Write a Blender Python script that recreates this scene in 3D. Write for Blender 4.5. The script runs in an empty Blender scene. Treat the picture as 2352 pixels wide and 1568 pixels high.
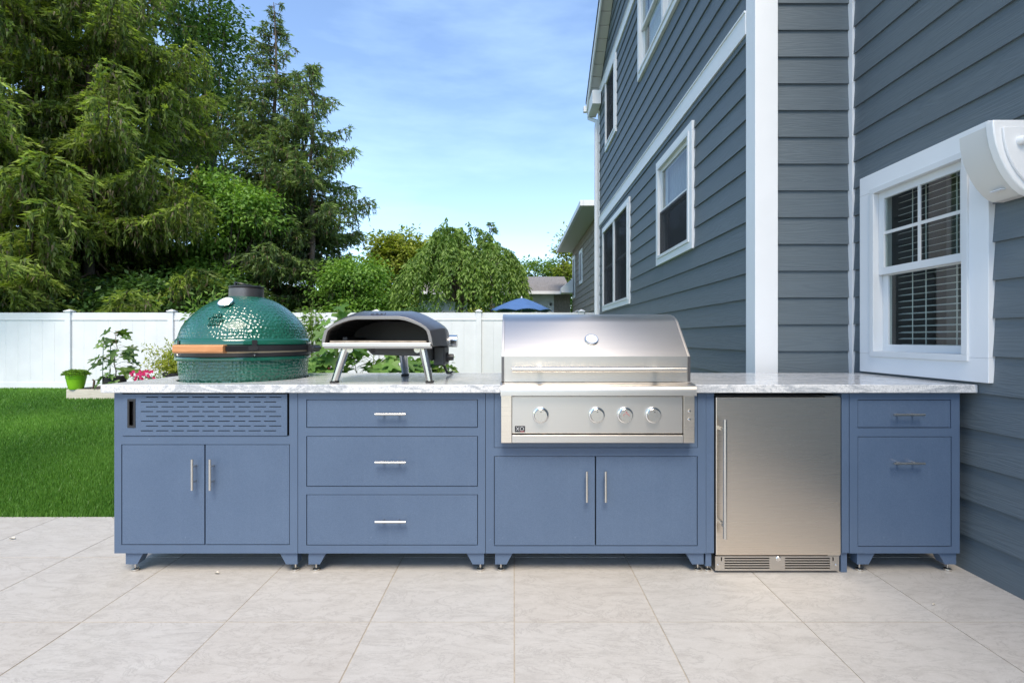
import bpy, math, random
import numpy as np
from mathutils import Vector, Matrix

random.seed(7)
RNG = np.random.default_rng(11)
SC = bpy.context.scene
COL = SC.collection
R = math.radians

# ------------------------------------------------------------------ camera
CAM_H = 1.14
cam_d = bpy.data.cameras.new('camera')
cam = bpy.data.objects.new('camera', cam_d)
COL.objects.link(cam)
cam.location = (0, 0, CAM_H)
cam.rotation_euler = (R(90), 0, 0)
cam_d.sensor_width = 36.0
cam_d.lens = 36.0 * 1120 / 2352
cam_d.shift_x = -4 / 2352
cam_d.shift_y = -8 / 2352
cam_d.clip_end = 2000
SC.camera = cam

# ------------------------------------------------------------------ sky, sun, exposure
SUN_EL, SUN_AZ = 56.0, 181.0            # azimuth: compass from +Y, clockwise (sun behind and right of the viewer, veiled)
W = bpy.data.worlds.new('World'); SC.world = W; W.use_nodes = True
nt = W.node_tree; nt.nodes.clear()
out = nt.nodes.new('ShaderNodeOutputWorld'); bg = nt.nodes.new('ShaderNodeBackground')
sky = nt.nodes.new('ShaderNodeTexSky'); sky.sky_type = 'NISHITA'; sky.sun_disc = False
sky.sun_elevation = R(SUN_EL); sky.sun_rotation = R(SUN_AZ)
sky.air_density = 1.0; sky.dust_density = 0.35; sky.ozone_density = 2.0
tc = nt.nodes.new('ShaderNodeTexCoord'); mp = nt.nodes.new('ShaderNodeMapping')
mp.inputs['Scale'].default_value = (1.6, 1.6, 7.0); mp.inputs['Rotation'].default_value = (0.12, -0.22, 0.3)
nz = nt.nodes.new('ShaderNodeTexNoise'); nz.inputs['Scale'].default_value = 1.7; nz.inputs['Detail'].default_value = 6; nz.inputs['Roughness'].default_value = 0.55
rp = nt.nodes.new('ShaderNodeValToRGB'); rp.color_ramp.elements[0].position = 0.48; rp.color_ramp.elements[1].position = 0.80
rp.color_ramp.elements[0].color = (0.0, 0.0, 0.0, 1); rp.color_ramp.elements[1].color = (0.26, 0.26, 0.26, 1)
mx = nt.nodes.new('ShaderNodeMixRGB'); mx.inputs['Color2'].default_value = (3.6, 4.9, 6.4, 1)
L = nt.links.new
L(tc.outputs['Generated'], mp.inputs['Vector']); L(mp.outputs['Vector'], nz.inputs['Vector']); L(nz.outputs['Fac'], rp.inputs['Fac'])
L(rp.outputs['Color'], mx.inputs['Fac']); L(sky.outputs['Color'], mx.inputs['Color1']); L(mx.outputs['Color'], bg.inputs['Color'])
bg.inputs['Strength'].default_value = 0.14
L(bg.outputs['Background'], out.inputs['Surface'])

sun_d = bpy.data.lights.new('sun', 'SUN'); sun_d.energy = 2.3; sun_d.angle = R(28); sun_d.color = (1.0, 0.885, 0.73)
sun = bpy.data.objects.new('sun', sun_d); COL.objects.link(sun)
sdir = Vector((math.sin(R(SUN_AZ)) * math.cos(R(SUN_EL)), math.cos(R(SUN_AZ)) * math.cos(R(SUN_EL)), math.sin(R(SUN_EL))))
sun.rotation_euler = (-sdir).to_track_quat('-Z', 'Y').to_euler()
sun.location = sdir * 30

SC.view_settings.view_transform = 'Standard'; SC.view_settings.look = 'None'
SC.view_settings.exposure = 1.20; SC.view_settings.gamma = 1.0
SC.render.engine = 'CYCLES'
SC.cycles.use_denoising = True
SC.cycles.max_bounces = 8; SC.cycles.transparent_max_bounces = 12

# pixel of the 2352-wide photograph + distance -> metres
def PX(px, d): return (px - 1180) / 1120 * d
def PZ(py, d): return CAM_H - (py - 776) / 1120 * d

# ------------------------------------------------------------------ materials
MAT = {}
def new_mat(name):
    m = bpy.data.materials.new(name); m.use_nodes = True
    n = m.node_tree.nodes; b = n['Principled BSDF']; MAT[name] = m
    return m, m.node_tree, b
def nd(t, kind, **kw):
    n = t.nodes.new('ShaderNode' + kind)
    for k, v in kw.items():
        if k in n.inputs: n.inputs[k].default_value = v
        else: setattr(n, k, v)
    return n
def coords(t, scale=(1, 1, 1), rand=0.0, rot=(0, 0, 0), src='Object'):
    tcn = nd(t, 'TexCoord'); mpn = nd(t, 'Mapping'); mpn.inputs['Scale'].default_value = scale; mpn.inputs['Rotation'].default_value = rot
    t.links.new(tcn.outputs[src], mpn.inputs['Vector'])
    if rand:
        oi = nd(t, 'ObjectInfo'); ml = nd(t, 'Math', operation='MULTIPLY'); ml.inputs[1].default_value = rand
        t.links.new(oi.outputs['Random'], ml.inputs[0]); t.links.new(ml.outputs[0], mpn.inputs['Location'])
    return mpn.outputs['Vector']
def ramp(t, fac, stops):
    r = nd(t, 'ValToRGB'); e = r.color_ramp.elements
    while len(e) < len(stops): e.new(0.5)
    for i, (p, c) in enumerate(stops):
        e[i].position = p; e[i].color = (*c, 1) if len(c) == 3 else c
    t.links.new(fac, r.inputs['Fac']); return r.outputs['Color']
def noise(t, vec, scale, detail=4, rough=0.55, dist=0.0):
    n = nd(t, 'TexNoise', Scale=scale, Detail=detail, Roughness=rough, Distortion=dist)
    t.links.new(vec, n.inputs['Vector']); return n.outputs['Fac']
def bump(t, b, h, strength=0.3, dist=0.01):
    bn = nd(t, 'Bump', Strength=strength, Distance=dist); t.links.new(h, bn.inputs['Height']); t.links.new(bn.outputs['Normal'], b.inputs['Normal'])
def mixc(t, fac, a, c, mode='MIX'):
    m = nd(t, 'MixRGB', blend_type=mode)
    for i, v in (('Fac', fac), ('Color1', a), ('Color2', c)):
        if isinstance(v, (int, float)): m.inputs[i].default_value = v
        elif isinstance(v, tuple): m.inputs[i].default_value = (*v, 1)
        else: t.links.new(v, m.inputs[i])
    return m.outputs['Color']
def plain(name, col, rough=0.5, metal=0.0, var=0.0, scale=20, bs=0.0, spec=0.5, coat=0.0):
    m, t, b = new_mat(name)
    b.inputs['Base Color'].default_value = (*col, 1); b.inputs['Roughness'].default_value = rough; b.inputs['Metallic'].default_value = metal
    b.inputs['Specular IOR Level'].default_value = spec; b.inputs['Coat Weight'].default_value = coat
    if var or bs:
        v = coords(t); f = noise(t, v, scale, 5)
        if var:
            lo = tuple(c * (1 - var) for c in col); hi = tuple(min(1, c * (1 + var)) for c in col)
            t.links.new(ramp(t, f, [(0.3, lo), (0.7, hi)]), b.inputs['Base Color'])
        if bs: bump(t, b, f, bs, 0.004)
    return m

plain('white_vinyl', (0.64, 0.655, 0.66), 0.42, var=0.05, scale=2.2)
plain('white_trim', (0.72, 0.735, 0.745), 0.45, var=0.02, scale=4)
plain('soffit', (0.55, 0.56, 0.53), 0.6)
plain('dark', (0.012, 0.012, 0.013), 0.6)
plain('room', (0.12, 0.12, 0.125), 0.9)
plain('blackmetal', (0.018, 0.018, 0.02), 0.42, bs=0.05, scale=300)
plain('gunmetal', (0.16, 0.15, 0.15), 0.38, metal=0.85)
plain('rubber', (0.015, 0.015, 0.015), 0.7)
plain('chrome', (0.78, 0.77, 0.75), 0.12, metal=1.0)
plain('nickel', (0.66, 0.63, 0.58), 0.27, metal=1.0)
plain('dial', (0.72, 0.72, 0.70), 0.3)
plain('redprint', (0.45, 0.03, 0.04), 0.5)
plain('gasket', (0.55, 0.45, 0.30), 0.85)
plain('limeplastic', (0.22, 0.50, 0.02), 0.35, var=0.05)
plain('growbag', (0.022, 0.022, 0.024), 0.85, var=0.25, bs=0.4, scale=40)
plain('soil', (0.045, 0.028, 0.018), 0.95, var=0.4, bs=0.9, scale=40)
plain('greenstake', (0.02, 0.10, 0.06), 0.5)
plain('stem', (0.13, 0.17, 0.04), 0.7)
plain('twig', (0.16, 0.11, 0.07), 0.85, var=0.3, scale=30)
plain('umbrella_cloth', (0.05, 0.12, 0.28), 0.85, var=0.08, scale=5)
plain('blind', (0.62, 0.62, 0.60), 0.6)
plain('curtain', (0.55, 0.56, 0.60), 0.9); plain('curtain_grey', (0.20, 0.20, 0.225), 0.9)
plain('vanedark', (0.17, 0.165, 0.17), 0.6)
plain('asphaltdrip', (0.03, 0.03, 0.032), 0.9)
plain('trowelbrown', (0.09, 0.06, 0.04), 0.7)
plain('fixture_white', (0.80, 0.80, 0.79), 0.35)
plain('fixture_panel', (0.62, 0.61, 0.58), 0.55)
plain('oven_inner', (0.045, 0.042, 0.044), 0.45, metal=0.2)
plain('oven_stone', (0.30, 0.26, 0.21), 0.85, var=0.3, scale=18)
plain('oven_shell', (0.12, 0.12, 0.135), 0.32, metal=0.6, bs=0.15, scale=500)
plain('oven_edge', (0.25, 0.235, 0.22), 0.42, metal=0.6)
plain('oven_under', (0.055, 0.058, 0.062), 0.45, metal=0.4)

# powder-coated cabinet blue
m, t, b = new_mat('cabinet_blue'); v = coords(t)
f = noise(t, v, 2.2, 4, 0.6); f2 = noise(t, v, 420, 3)
c = ramp(t, f, [(0.3, (0.060, 0.097, 0.163)), (0.7, (0.074, 0.115, 0.186))])
c = mixc(t, 0.18, c, ramp(t, f2, [(0.35, (0.035, 0.055, 0.09)), (0.65, (0.19, 0.24, 0.33))]))
vs = coords(t, (14, 14, 0.7)); f3 = noise(t, vs, 2.6, 5)
c = mixc(t, ramp(t, f3, [(0.56, (0, 0, 0)), (0.82, (0.06, 0.06, 0.06))]), c, (0.20, 0.25, 0.33))
f4 = noise(t, v, 38, 3); c = mixc(t, ramp(t, f4, [(0.75, (0, 0, 0)), (0.79, (0.4, 0.4, 0.4))]), c, (0.28, 0.33, 0.40))
t.links.new(c, b.inputs['Base Color'])
rr = nd(t, 'MapRange'); rr.inputs['To Min'].default_value = 0.26; rr.inputs['To Max'].default_value = 0.48; t.links.new(f, rr.inputs['Value']); t.links.new(rr.outputs[0], b.inputs['Roughness'])
bump(t, b, f2, 0.10, 0.002)

# brushed stainless
def steel(name, base, rough, stretch, aniso):
    m, t, b = new_mat(name); v = coords(t, stretch)
    f = noise(t, v, 1.0, 6, 0.7)
    t.links.new(ramp(t, f, [(0.25, tuple(x * 0.93 for x in base)), (0.75, base)]), b.inputs['Base Color'])
    b.inputs['Metallic'].default_value = 1.0
    rr = nd(t, 'MapRange'); rr.inputs['To Min'].default_value = rough - 0.05; rr.inputs['To Max'].default_value = rough + 0.06
    t.links.new(f, rr.inputs['Value']); t.links.new(rr.outputs[0], b.inputs['Roughness'])
    b.inputs['Anisotropic'].default_value = aniso; b.inputs['Anisotropic Rotation'].default_value = 0.25
    bump(t, b, f, 0.02, 0.002)
    return m
steel('steel', (0.62, 0.585, 0.54), 0.36, (3, 900, 900), 0.35)
steel('steel_v', (0.80, 0.715, 0.615), 0.28, (3, 900, 900), 0.4)

# siding: fibre-cement clapboard with embossed wood grain
def siding(name, swz):
    m, t, b = new_mat(name)
    v = coords(t, swz, rand=37.0)
    w = nd(t, 'TexNoise', Scale=1.0, Detail=3.0, Roughness=0.5, Distortion=1.2); t.links.new(v, w.inputs['Vector'])
    mu = nd(t, 'Math', operation='MULTIPLY'); mu.inputs[1].default_value = 16.0
    fr = nd(t, 'Math', operation='PINGPONG'); fr.inputs[1].default_value = 1.0
    t.links.new(w.outputs['Fac'], mu.inputs[0]); t.links.new(mu.outputs[0], fr.inputs[0])
    oi = nd(t, 'ObjectInfo')
    c = ramp(t, oi.outputs['Random'], [(0, (0.094, 0.120, 0.137)), (1, (0.112, 0.140, 0.158))])
    c = mixc(t, 0.25, c, ramp(t, fr.outputs[0], [(0.1, (0.118, 0.146, 0.165)), (0.9, (0.084, 0.106, 0.122))]))
    t.links.new(c, b.inputs['Base Color']); b.inputs['Roughness'].default_value = 0.55
    bump(t, b, fr.outputs[0], 0.25, 0.004)
siding('siding_y', (30, 0.9, 16))     # boards running along Y
siding('siding_x', (0.9, 30, 16))     # boards running along X

# granite
m, t, b = new_mat('granite'); v = coords(t)
f1 = noise(t, v, 95, 6, 0.7); f2 = noise(t, v, 230, 3, 0.6); f3 = noise(t, coords(t, (0.8, 4.2, 3.0), rot=(0, 0, 0.45)), 3.0, 8, 0.66, 1.0)
c = ramp(t, f1, [(0.30, (0.30, 0.32, 0.34)), (0.42, (0.55, 0.555, 0.56)), (0.58, (0.66, 0.66, 0.655))])
c = mixc(t, ramp(t, f2, [(0.34, (0.8, 0.8, 0.8)), (0.42, (0, 0, 0))]), c, (0.14, 0.15, 0.16))
vein = ramp(t, f3, [(0.455, (0, 0, 0)), (0.49, (0.5, 0.5, 0.5)), (0.505, (0.5, 0.5, 0.5)), (0.54, (0, 0, 0))])
c = mixc(t, vein, c, (0.17, 0.20, 0.235))
t.links.new(c, b.inputs['Base Color']); b.inputs['Roughness'].default_value = 0.16

# porcelain paving tile
m, t, b = new_mat('tile'); v = coords(t, (1, 1, 1), rand=91.0)
rotv = coords(t, (1.3, 3.4, 1.0), rand=57.0, rot=(0, 0, 0.6))
f1 = noise(t, v, 2.4, 5, 0.6, 0.4); f2 = noise(t, rotv, 5.5, 12, 0.78, 0.5); f3 = noise(t, v, 160, 5, 0.75); f4 = noise(t, rotv, 2.6, 10, 0.7, 1.6)
c = ramp(t, f1, [(0.3, (0.399, 0.376, 0.342)), (0.7, (0.452, 0.431, 0.400))])
c = mixc(t, ramp(t, f2, [(0.49, (0, 0, 0)), (0.64, (0.75, 0.75, 0.75))]), c, (0.292, 0.269, 0.239))
c = mixc(t, ramp(t, f2, [(0.34, (0.6, 0.6, 0.6)), (0.48, (0, 0, 0))]), c, (0.505, 0.492, 0.461))
c = mixc(t, ramp(t, f4, [(0.478, (0, 0, 0)), (0.497, (0.65, 0.65, 0.65)), (0.503, (0.65, 0.65, 0.65)), (0.522, (0, 0, 0))]), c, (0.198, 0.180, 0.159))
c = mixc(t, 0.28, c, ramp(t, f3, [(0.3, (0.288, 0.269, 0.246)), (0.7, (0.532, 0.516, 0.489))]))
oi = nd(t, 'ObjectInfo'); c = mixc(t, 0.3, c, ramp(t, oi.outputs['Random'], [(0, (0.410, 0.376, 0.332)), (0.5, (0.442, 0.425, 0.391)), (1, (0.425, 0.425, 0.413))]))
t.links.new(c, b.inputs['Base Color']); b.inputs['Roughness'].default_value = 0.48
bump(t, b, f2, 0.10, 0.005)
plain('grout', (0.36, 0.32, 0.26), 0.9, var=0.15, scale=30)

# glazed green ceramic, dimpled
m, t, b = new_mat('green_glaze'); v = coords(t)
vo = nd(t, 'TexVoronoi', Scale=62.0, Randomness=0.55, feature='SMOOTH_F1'); vo.inputs['Smoothness'].default_value = 0.25
t.links.new(v, vo.inputs['Vector'])
f = noise(t, v, 9, 4)
t.links.new(ramp(t, f, [(0.3, (0.008, 0.078, 0.050)), (0.7, (0.013, 0.112, 0.072))]), b.inputs['Base Color'])
b.inputs['Roughness'].default_value = 0.17; b.inputs['Coat Weight'].default_value = 0.3; b.inputs['Coat Roughness'].default_value = 0.05
b.inputs['Specular IOR Level'].default_value = 0.75
bump(t, b, vo.outputs['Distance'], 0.6, 0.009)
m, t, b = new_mat('green_smooth')
b.inputs['Base Color'].default_value = (0.010, 0.095, 0.062, 1); b.inputs['Roughness'].default_value = 0.08; b.inputs['Specular IOR Level'].default_value = 0.75

# timber
def wood(name, lo, hi, stretch, rough=0.6):
    m, t, b = new_mat(name); v = coords(t, stretch, rand=13.0)
    f = noise(t, v, 1.0, 6, 0.6, 1.5)
    t.links.new(ramp(t, f, [(0.3, lo), (0.7, hi)]), b.inputs['Base Color']); b.inputs['Roughness'].default_value = rough
    bump(t, b, f, 0.2, 0.003)
wood('handle_wood', (0.42, 0.17, 0.06), (0.60, 0.29, 0.12), (8, 90, 90), 0.4)
wood('bed_board', (0.40, 0.36, 0.29), (0.58, 0.54, 0.46), (2.5, 30, 30), 0.8)
wood('bark', (0.045, 0.035, 0.028), (0.15, 0.12, 0.095), (14, 14, 2.5), 0.95)
wood('shingle', (0.19, 0.165, 0.14), (0.36, 0.32, 0.275), (30, 30, 4), 0.9)
plain('roof_shingle', (0.20, 0.19, 0.185), 0.9, var=0.35, scale=25)
plain('dark_roof', (0.03, 0.032, 0.035), 0.9, var=0.3, scale=25)
plain('far_siding', (0.45, 0.44, 0.41), 0.8)

# leaves: diffuse + translucent, hue from a per-leaf attribute
def leafmat(name, dark, light, trans=0.35, rough=0.5, brown=None):
    m = bpy.data.materials.new(name); m.use_nodes = True; t = m.node_tree; MAT[name] = m
    t.nodes.clear(); o = nd(t, 'OutputMaterial')
    at = nd(t, 'Attribute', attribute_name='rnd')
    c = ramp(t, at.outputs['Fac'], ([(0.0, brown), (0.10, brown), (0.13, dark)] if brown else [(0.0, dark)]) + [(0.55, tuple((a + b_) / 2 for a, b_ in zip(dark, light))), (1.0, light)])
    p = nd(t, 'BsdfPrincipled'); p.inputs['Roughness'].default_value = rough; p.inputs['Specular IOR Level'].default_value = 0.35
    tr = nd(t, 'BsdfTranslucent'); mixs = nd(t, 'MixShader'); mixs.inputs['Fac'].default_value = trans
    br = mixc(t, 1.0, c, (1.15, 1.25, 0.6), 'MULTIPLY')
    t.links.new(c, p.inputs['Base Color']); t.links.new(br, tr.inputs['Color'])
    t.links.new(p.outputs[0], mixs.inputs[1]); t.links.new(tr.outputs[0], mixs.inputs[2]); t.links.new(mixs.outputs[0], o.inputs['Surface'])
leafmat('needles_olive', (0.058, 0.090, 0.020), (0.350, 0.450, 0.085), 0.5, brown=(0.170, 0.135, 0.080))  # ramp ends coloured after shaded and sunlit needles
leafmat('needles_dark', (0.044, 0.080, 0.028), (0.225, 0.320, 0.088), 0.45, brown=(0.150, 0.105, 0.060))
leafmat('leaf_dark', (0.030, 0.075, 0.020), (0.130, 0.240, 0.055))
leafmat('leaf_mid', (0.070, 0.140, 0.026), (0.270, 0.400, 0.080), 0.42)
leafmat('leaf_bright', (0.085, 0.190, 0.032), (0.270, 0.440, 0.080), 0.45)
leafmat('leaf_yellow', (0.140, 0.185, 0.026), (0.400, 0.450, 0.075), 0.45)
leafmat('leaf_fig', (0.055, 0.130, 0.025), (0.170, 0.310, 0.065), 0.4, 0.45)
leafmat('leaf_figdark', (0.034, 0.075, 0.020), (0.130, 0.220, 0.042), 0.3, 0.45)
leafmat('leaf_vine', (0.080, 0.160, 0.025), (0.250, 0.400, 0.075), 0.45)
leafmat('leaf_gold', (0.200, 0.250, 0.030), (0.500, 0.520, 0.100), 0.45)
leafmat('petal', (0.50, 0.02, 0.11), (0.75, 0.06, 0.22), 0.3)
leafmat('grass_blade', (0.044, 0.130, 0.018), (0.180, 0.360, 0.055), 0.4, 0.45)
m, t, b = new_mat('lawn'); v = coords(t); f = noise(t, v, 6, 6); f2 = noise(t, v, 90, 3)
c = ramp(t, f, [(0.3, (0.035, 0.095, 0.015)), (0.7, (0.06, 0.15, 0.024))]); c = mixc(t, 0.5, c, ramp(t, f2, [(0.3, (0.025, 0.07, 0.012)), (0.7, (0.08, 0.19, 0.03))]))
t.links.new(c, b.inputs['Base Color']); b.inputs['Roughness'].default_value = 0.9; bump(t, b, f2, 0.6, 0.03)

# glass
m = bpy.data.materials.new('glass'); m.use_nodes = True; MAT['glass'] = m; t = m.node_tree; t.nodes.clear()
o = nd(t, 'OutputMaterial'); tr = nd(t, 'BsdfTransparent'); gl = nd(t, 'BsdfGlossy', Roughness=0.02); lw = nd(t, 'Fresnel', IOR=1.6); ms = nd(t, 'MixShader')
tr.inputs['Color'].default_value = (0.86, 0.9, 0.88, 1)
ge = nd(t, 'NewGeometry'); iv = nd(t, 'Math', operation='SUBTRACT'); iv.inputs[0].default_value = 1.0; t.links.new(ge.outputs['Backfacing'], iv.inputs[1]); mm = nd(t, 'Math', operation='MULTIPLY'); t.links.new(iv.outputs[0], mm.inputs[0]); t.links.new(lw.outputs[0], mm.inputs[1])
t.links.new(mm.outputs[0], ms.inputs[0]); t.links.new(tr.outputs[0], ms.inputs[1]); t.links.new(gl.outputs[0], ms.inputs[2]); t.links.new(ms.outputs[0], o.inputs['Surface'])
# insect screen: a dark half-open mesh
m = bpy.data.materials.new('screen'); m.use_nodes = True; MAT['screen'] = m; t = m.node_tree; t.nodes.clear()
o = nd(t, 'OutputMaterial'); tr = nd(t, 'BsdfTransparent'); gl = nd(t, 'BsdfDiffuse'); gl.inputs['Color'].default_value = (0.05, 0.052, 0.058, 1); ms = nd(t, 'MixShader'); ms.inputs[0].default_value = 0.55
t.links.new(tr.outputs[0], ms.inputs[1]); t.links.new(gl.outputs[0], ms.inputs[2]); t.links.new(ms.outputs[0], o.inputs['Surface'])

# ------------------------------------------------------------------ helpers
def world_loc(o):
    p = Vector((0, 0, 0))
    while o is not None: p += o.location; o = o.parent
    return p
def tag(o, label=None, cat=None, group=None, kind=None):
    if label: o['label'] = label
    if cat: o['category'] = cat
    if group: o['group'] = group
    if kind: o['kind'] = kind
    return o
def thing(name, loc, label, cat, group=None):
    o = bpy.data.objects.new(name, None); COL.objects.link(o); o.location = loc; o.empty_display_size = 0.1
    return tag(o, label, cat, group)
def link(name, me, parent=None, loc=(0, 0, 0)):
    o = bpy.data.objects.new(name, me); COL.objects.link(o); o.location = loc
    if parent is not None: o.parent = parent
    return o
class MB:
    def __init__(s): s.v = []; s.f = []
    def add(s, vs, fs):
        n = len(s.v); s.v += [tuple(p) for p in vs]; s.f += [tuple(i + n for i in q) for q in fs]; return s
    def box(s, x0, x1, y0, y1, z0, z1):
        return s.add([(x0, y0, z0), (x1, y0, z0), (x1, y1, z0), (x0, y1, z0), (x0, y0, z1), (x1, y0, z1), (x1, y1, z1), (x0, y1, z1)],
                     [(0, 3, 2, 1), (4, 5, 6, 7), (0, 1, 5, 4), (1, 2, 6, 5), (2, 3, 7, 6), (3, 0, 4, 7)])
    def prism(s, poly, axis, a0, a1):
        # poly: (u, v) counter-clockwise; axis 'x' -> (y,z), 'y' -> (x,z), 'z' -> (x,y)
        n = len(poly)
        def P(u, v, a): return (a, u, v) if axis == 'x' else (u, a, v) if axis == 'y' else (u, v, a)
        vs = [P(u, v, a0) for u, v in poly] + [P(u, v, a1) for u, v in poly]
        fs = [tuple(range(n))[::-1], tuple(range(n, 2 * n))] + [(i, (i + 1) % n, n + (i + 1) % n, n + i) for i in range(n)]
        return s.add(vs, fs)
    def tube(s, pts, rad, n=8, cap=True):
        pts = [Vector(p) for p in pts]; rad = rad if isinstance(rad, (list, tuple)) else [rad] * len(pts)
        vs = []; fs = []; ref = None
        for i, p in enumerate(pts):
            d = (pts[min(i + 1, len(pts) - 1)] - pts[max(i - 1, 0)]).normalized()
            if ref is None: ref = Vector((0, 0, 1)) if abs(d.z) < 0.9 else Vector((1, 0, 0))
            a = d.cross(ref).normalized(); bb = d.cross(a).normalized(); ref = -bb if False else ref
            for k in range(n):
                th = 2 * math.pi * k / n; vs.append(p + (a * math.cos(th) + bb * math.sin(th)) * rad[i])
        for i in range(len(pts) - 1):
            for k in range(n):
                fs.append((i * n + k, i * n + (k + 1) % n, (i + 1) * n + (k + 1) % n, (i + 1) * n + k))
        if cap: fs += [tuple(range(n))[::-1], tuple(range((len(pts) - 1) * n, len(pts) * n))]
        return s.add(vs, fs)
    def lathe(s, prof, c, n=48, axis='z', a0=0, a1=2 * math.pi):
        full = abs(a1 - a0 - 2 * math.pi) < 1e-6; m_ = n if full else n + 1
        vs = []; fs = []
        for r_, z in prof:
            for k in range(m_):
                th = a0 + (a1 - a0) * k / n
                if axis == 'z': vs.append((c[0] + r_ * math.cos(th), c[1] + r_ * math.sin(th), c[2] + z))
                elif axis == 'y': vs.append((c[0] + r_ * math.cos(th), c[1] + z, c[2] + r_ * math.sin(th)))
                else: vs.append((c[0] + z, c[1] + r_ * math.cos(th), c[2] + r_ * math.sin(th)))
        for i in range(len(prof) - 1):
            for k in range(n if full else n):
                k2 = (k + 1) % m_ if full else k + 1
                fs.append((i * m_ + k, i * m_ + k2, (i + 1) * m_ + k2, (i + 1) * m_ + k))
        return s.add(vs, fs)
    def build(s, name, mat, parent=None, smooth=False, bevel=0.0, seg=2, origin=None):
        off = world_loc(parent) if parent is not None else Vector(origin or (0, 0, 0))
        me = bpy.data.meshes.new(name)
        me.from_pydata([(v[0] - off.x, v[1] - off.y, v[2] - off.z) for v in s.v], [], s.f)
        me.materials.append(MAT[mat])
        fix_normals(me)
        o = link(name, me, parent, (0, 0, 0) if parent is not None else off)
        if smooth:
            me.polygons.foreach_set('use_smooth', [True] * len(me.polygons))
            me.set_sharp_from_angle(angle=R(35 if smooth is True else smooth))
        if bevel:
            bv = o.modifiers.new('bevel', 'BEVEL'); bv.width = bevel; bv.segments = seg; bv.limit_method = 'ANGLE'; bv.angle_limit = R(30)
        return o
import bmesh
def fix_normals(me):
    bm = bmesh.new(); bm.from_mesh(me); bmesh.ops.recalc_face_normals(bm, faces=bm.faces); bm.to_mesh(me); bm.free()
def B(name, mat, parent, *boxes, bevel=0.0, smooth=False):
    mb = MB()
    for q in boxes: mb.box(*q)
    return mb.build(name, mat, parent, smooth, bevel)
def rect_holes(u0, u1, v0, v1, holes):
    vb = sorted({v0, v1, *[min(max(h[k], v0), v1) for h in holes for k in (2, 3)]}); res = []
    for a, c in zip(vb[:-1], vb[1:]):
        if c - a < 1e-6: continue
        mid = (a + c) / 2; blk = sorted((h[0], h[1]) for h in holes if h[2] < mid < h[3]); u = u0
        for h0, h1 in blk:
            if h0 > u: res.append((u, min(h0, u1), a, c))
            u = max(u, h1)
        if u < u1: res.append((u, u1, a, c))
    return res
def text(body, size, extr, mat, name, parent, mtx, align='CENTER', spacing=1.0, bev=0.0):
    cu = bpy.data.curves.new('txt', 'FONT'); cu.body = body; cu.size = size; cu.extrude = extr; cu.bevel_depth = bev; cu.align_x = align; cu.align_y = 'CENTER'; cu.space_line = spacing
    to = bpy.data.objects.new('txt', cu); COL.objects.link(to)
    me = bpy.data.meshes.new_from_object(to.evaluated_get(bpy.context.evaluated_depsgraph_get()))
    bpy.data.objects.remove(to); me.transform(mtx); me.transform(Matrix.Translation(-world_loc(parent)))
    me.materials.clear(); me.materials.append(MAT[mat])
    return link(name, me, parent)

# ================================================================== GROUND
GY = [-300, 3.0, 9.0, 12.0, 600]
GZ = [-0.03, -0.03, -0.055, -0.075, -0.075]
mb = MB()
vs = [(x, y, z) for y, z in zip(GY, GZ) for x in (-500, 500)]
mb.add(vs, [(2 * i, 2 * i + 1, 2 * i + 3, 2 * i + 2) for i in range(len(GY) - 1)])
tag(mb.build('lawn', 'lawn'), kind='structure')
def ground_z(y): return float(np.interp(y, GY, GZ))

T = 0.5797; TX0 = 0.003; TY = 3.115; TD = 0.577
patio = tag(B('patio', 'grout', None, (-9.9, 2.236, -14.3, TY, -0.06, -0.0022)), kind='structure')
WALLX = 2.238
full = MB().box(0, T - 0.0055, 0, TD - 0.0055, -0.02, 0)
me_full = None
for j in range(15):
    y1 = TY - TD * j; y0 = y1 - TD
    for k in range(-17, 4):
        x0 = TX0 + k * T; x1 = min(x0 + T, 2.234)
        if me_full is None or x1 < x0 + T - 1e-6:
            mb = MB().box(0, x1 - x0 - 0.0055, 0, TD - 0.0055, -0.02, 0)
            o = mb.build('paving_tile', 'tile', None); me = o.data
            if x1 >= x0 + T - 1e-6: me_full = me
            o.parent = patio
        else:
            o = link('paving_tile', me_full, patio)
        o.location = (x0 + 0.002, y0 + 0.002, random.uniform(-0.0008, 0.0006))
        if 'bevel' not in o.modifiers and False: pass

mb = MB()
for j in range(15, 30):
    for k in range(-17, 4):
        x0 = TX0 + k * T; y0 = TY - TD * (j + 1); mb.box(x0 + 0.002, min(x0 + T - 0.0025, 2.234), y0 + 0.002, y0 + TD - 0.0025, -0.02, 0)
pf = mb.build('paving_tiles', 'tile', patio); pf['kind'] = 'stuff'
# lawn grass blades
def add_rnd(me, arr, dom='FACE'):
    a = me.attributes.new('rnd', 'FLOAT', dom); a.data.foreach_set('value', np.asarray(arr, dtype=np.float32))
def tri_mesh(name, verts, faces, rnd, mat, parent=None, loc=(0, 0, 0)):
    me = bpy.data.meshes.new(name); nv = len(verts); nf, k = faces.shape
    me.vertices.add(nv); me.vertices.foreach_set('co', np.asarray(verts, dtype=np.float32).ravel())
    me.loops.add(nf * k); me.loops.foreach_set('vertex_index', faces.astype(np.int32).ravel())
    me.polygons.add(nf); me.polygons.foreach_set('loop_start', np.arange(0, nf * k, k, dtype=np.int32)); me.polygons.foreach_set('loop_total', np.full(nf, k, dtype=np.int32))
    me.materials.append(MAT[mat]); me.update(); me.validate()
    add_rnd(me, rnd)
    return link(name, me, parent, loc)
def grass_patch(n, x0, x1, y0, y1, hmin, hmax, wd):
    x = RNG.uniform(x0, x1, n); y = RNG.uniform(y0, y1, n)
    return x, y, RNG.uniform(hmin, hmax, n), np.full(n, wd)
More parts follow.
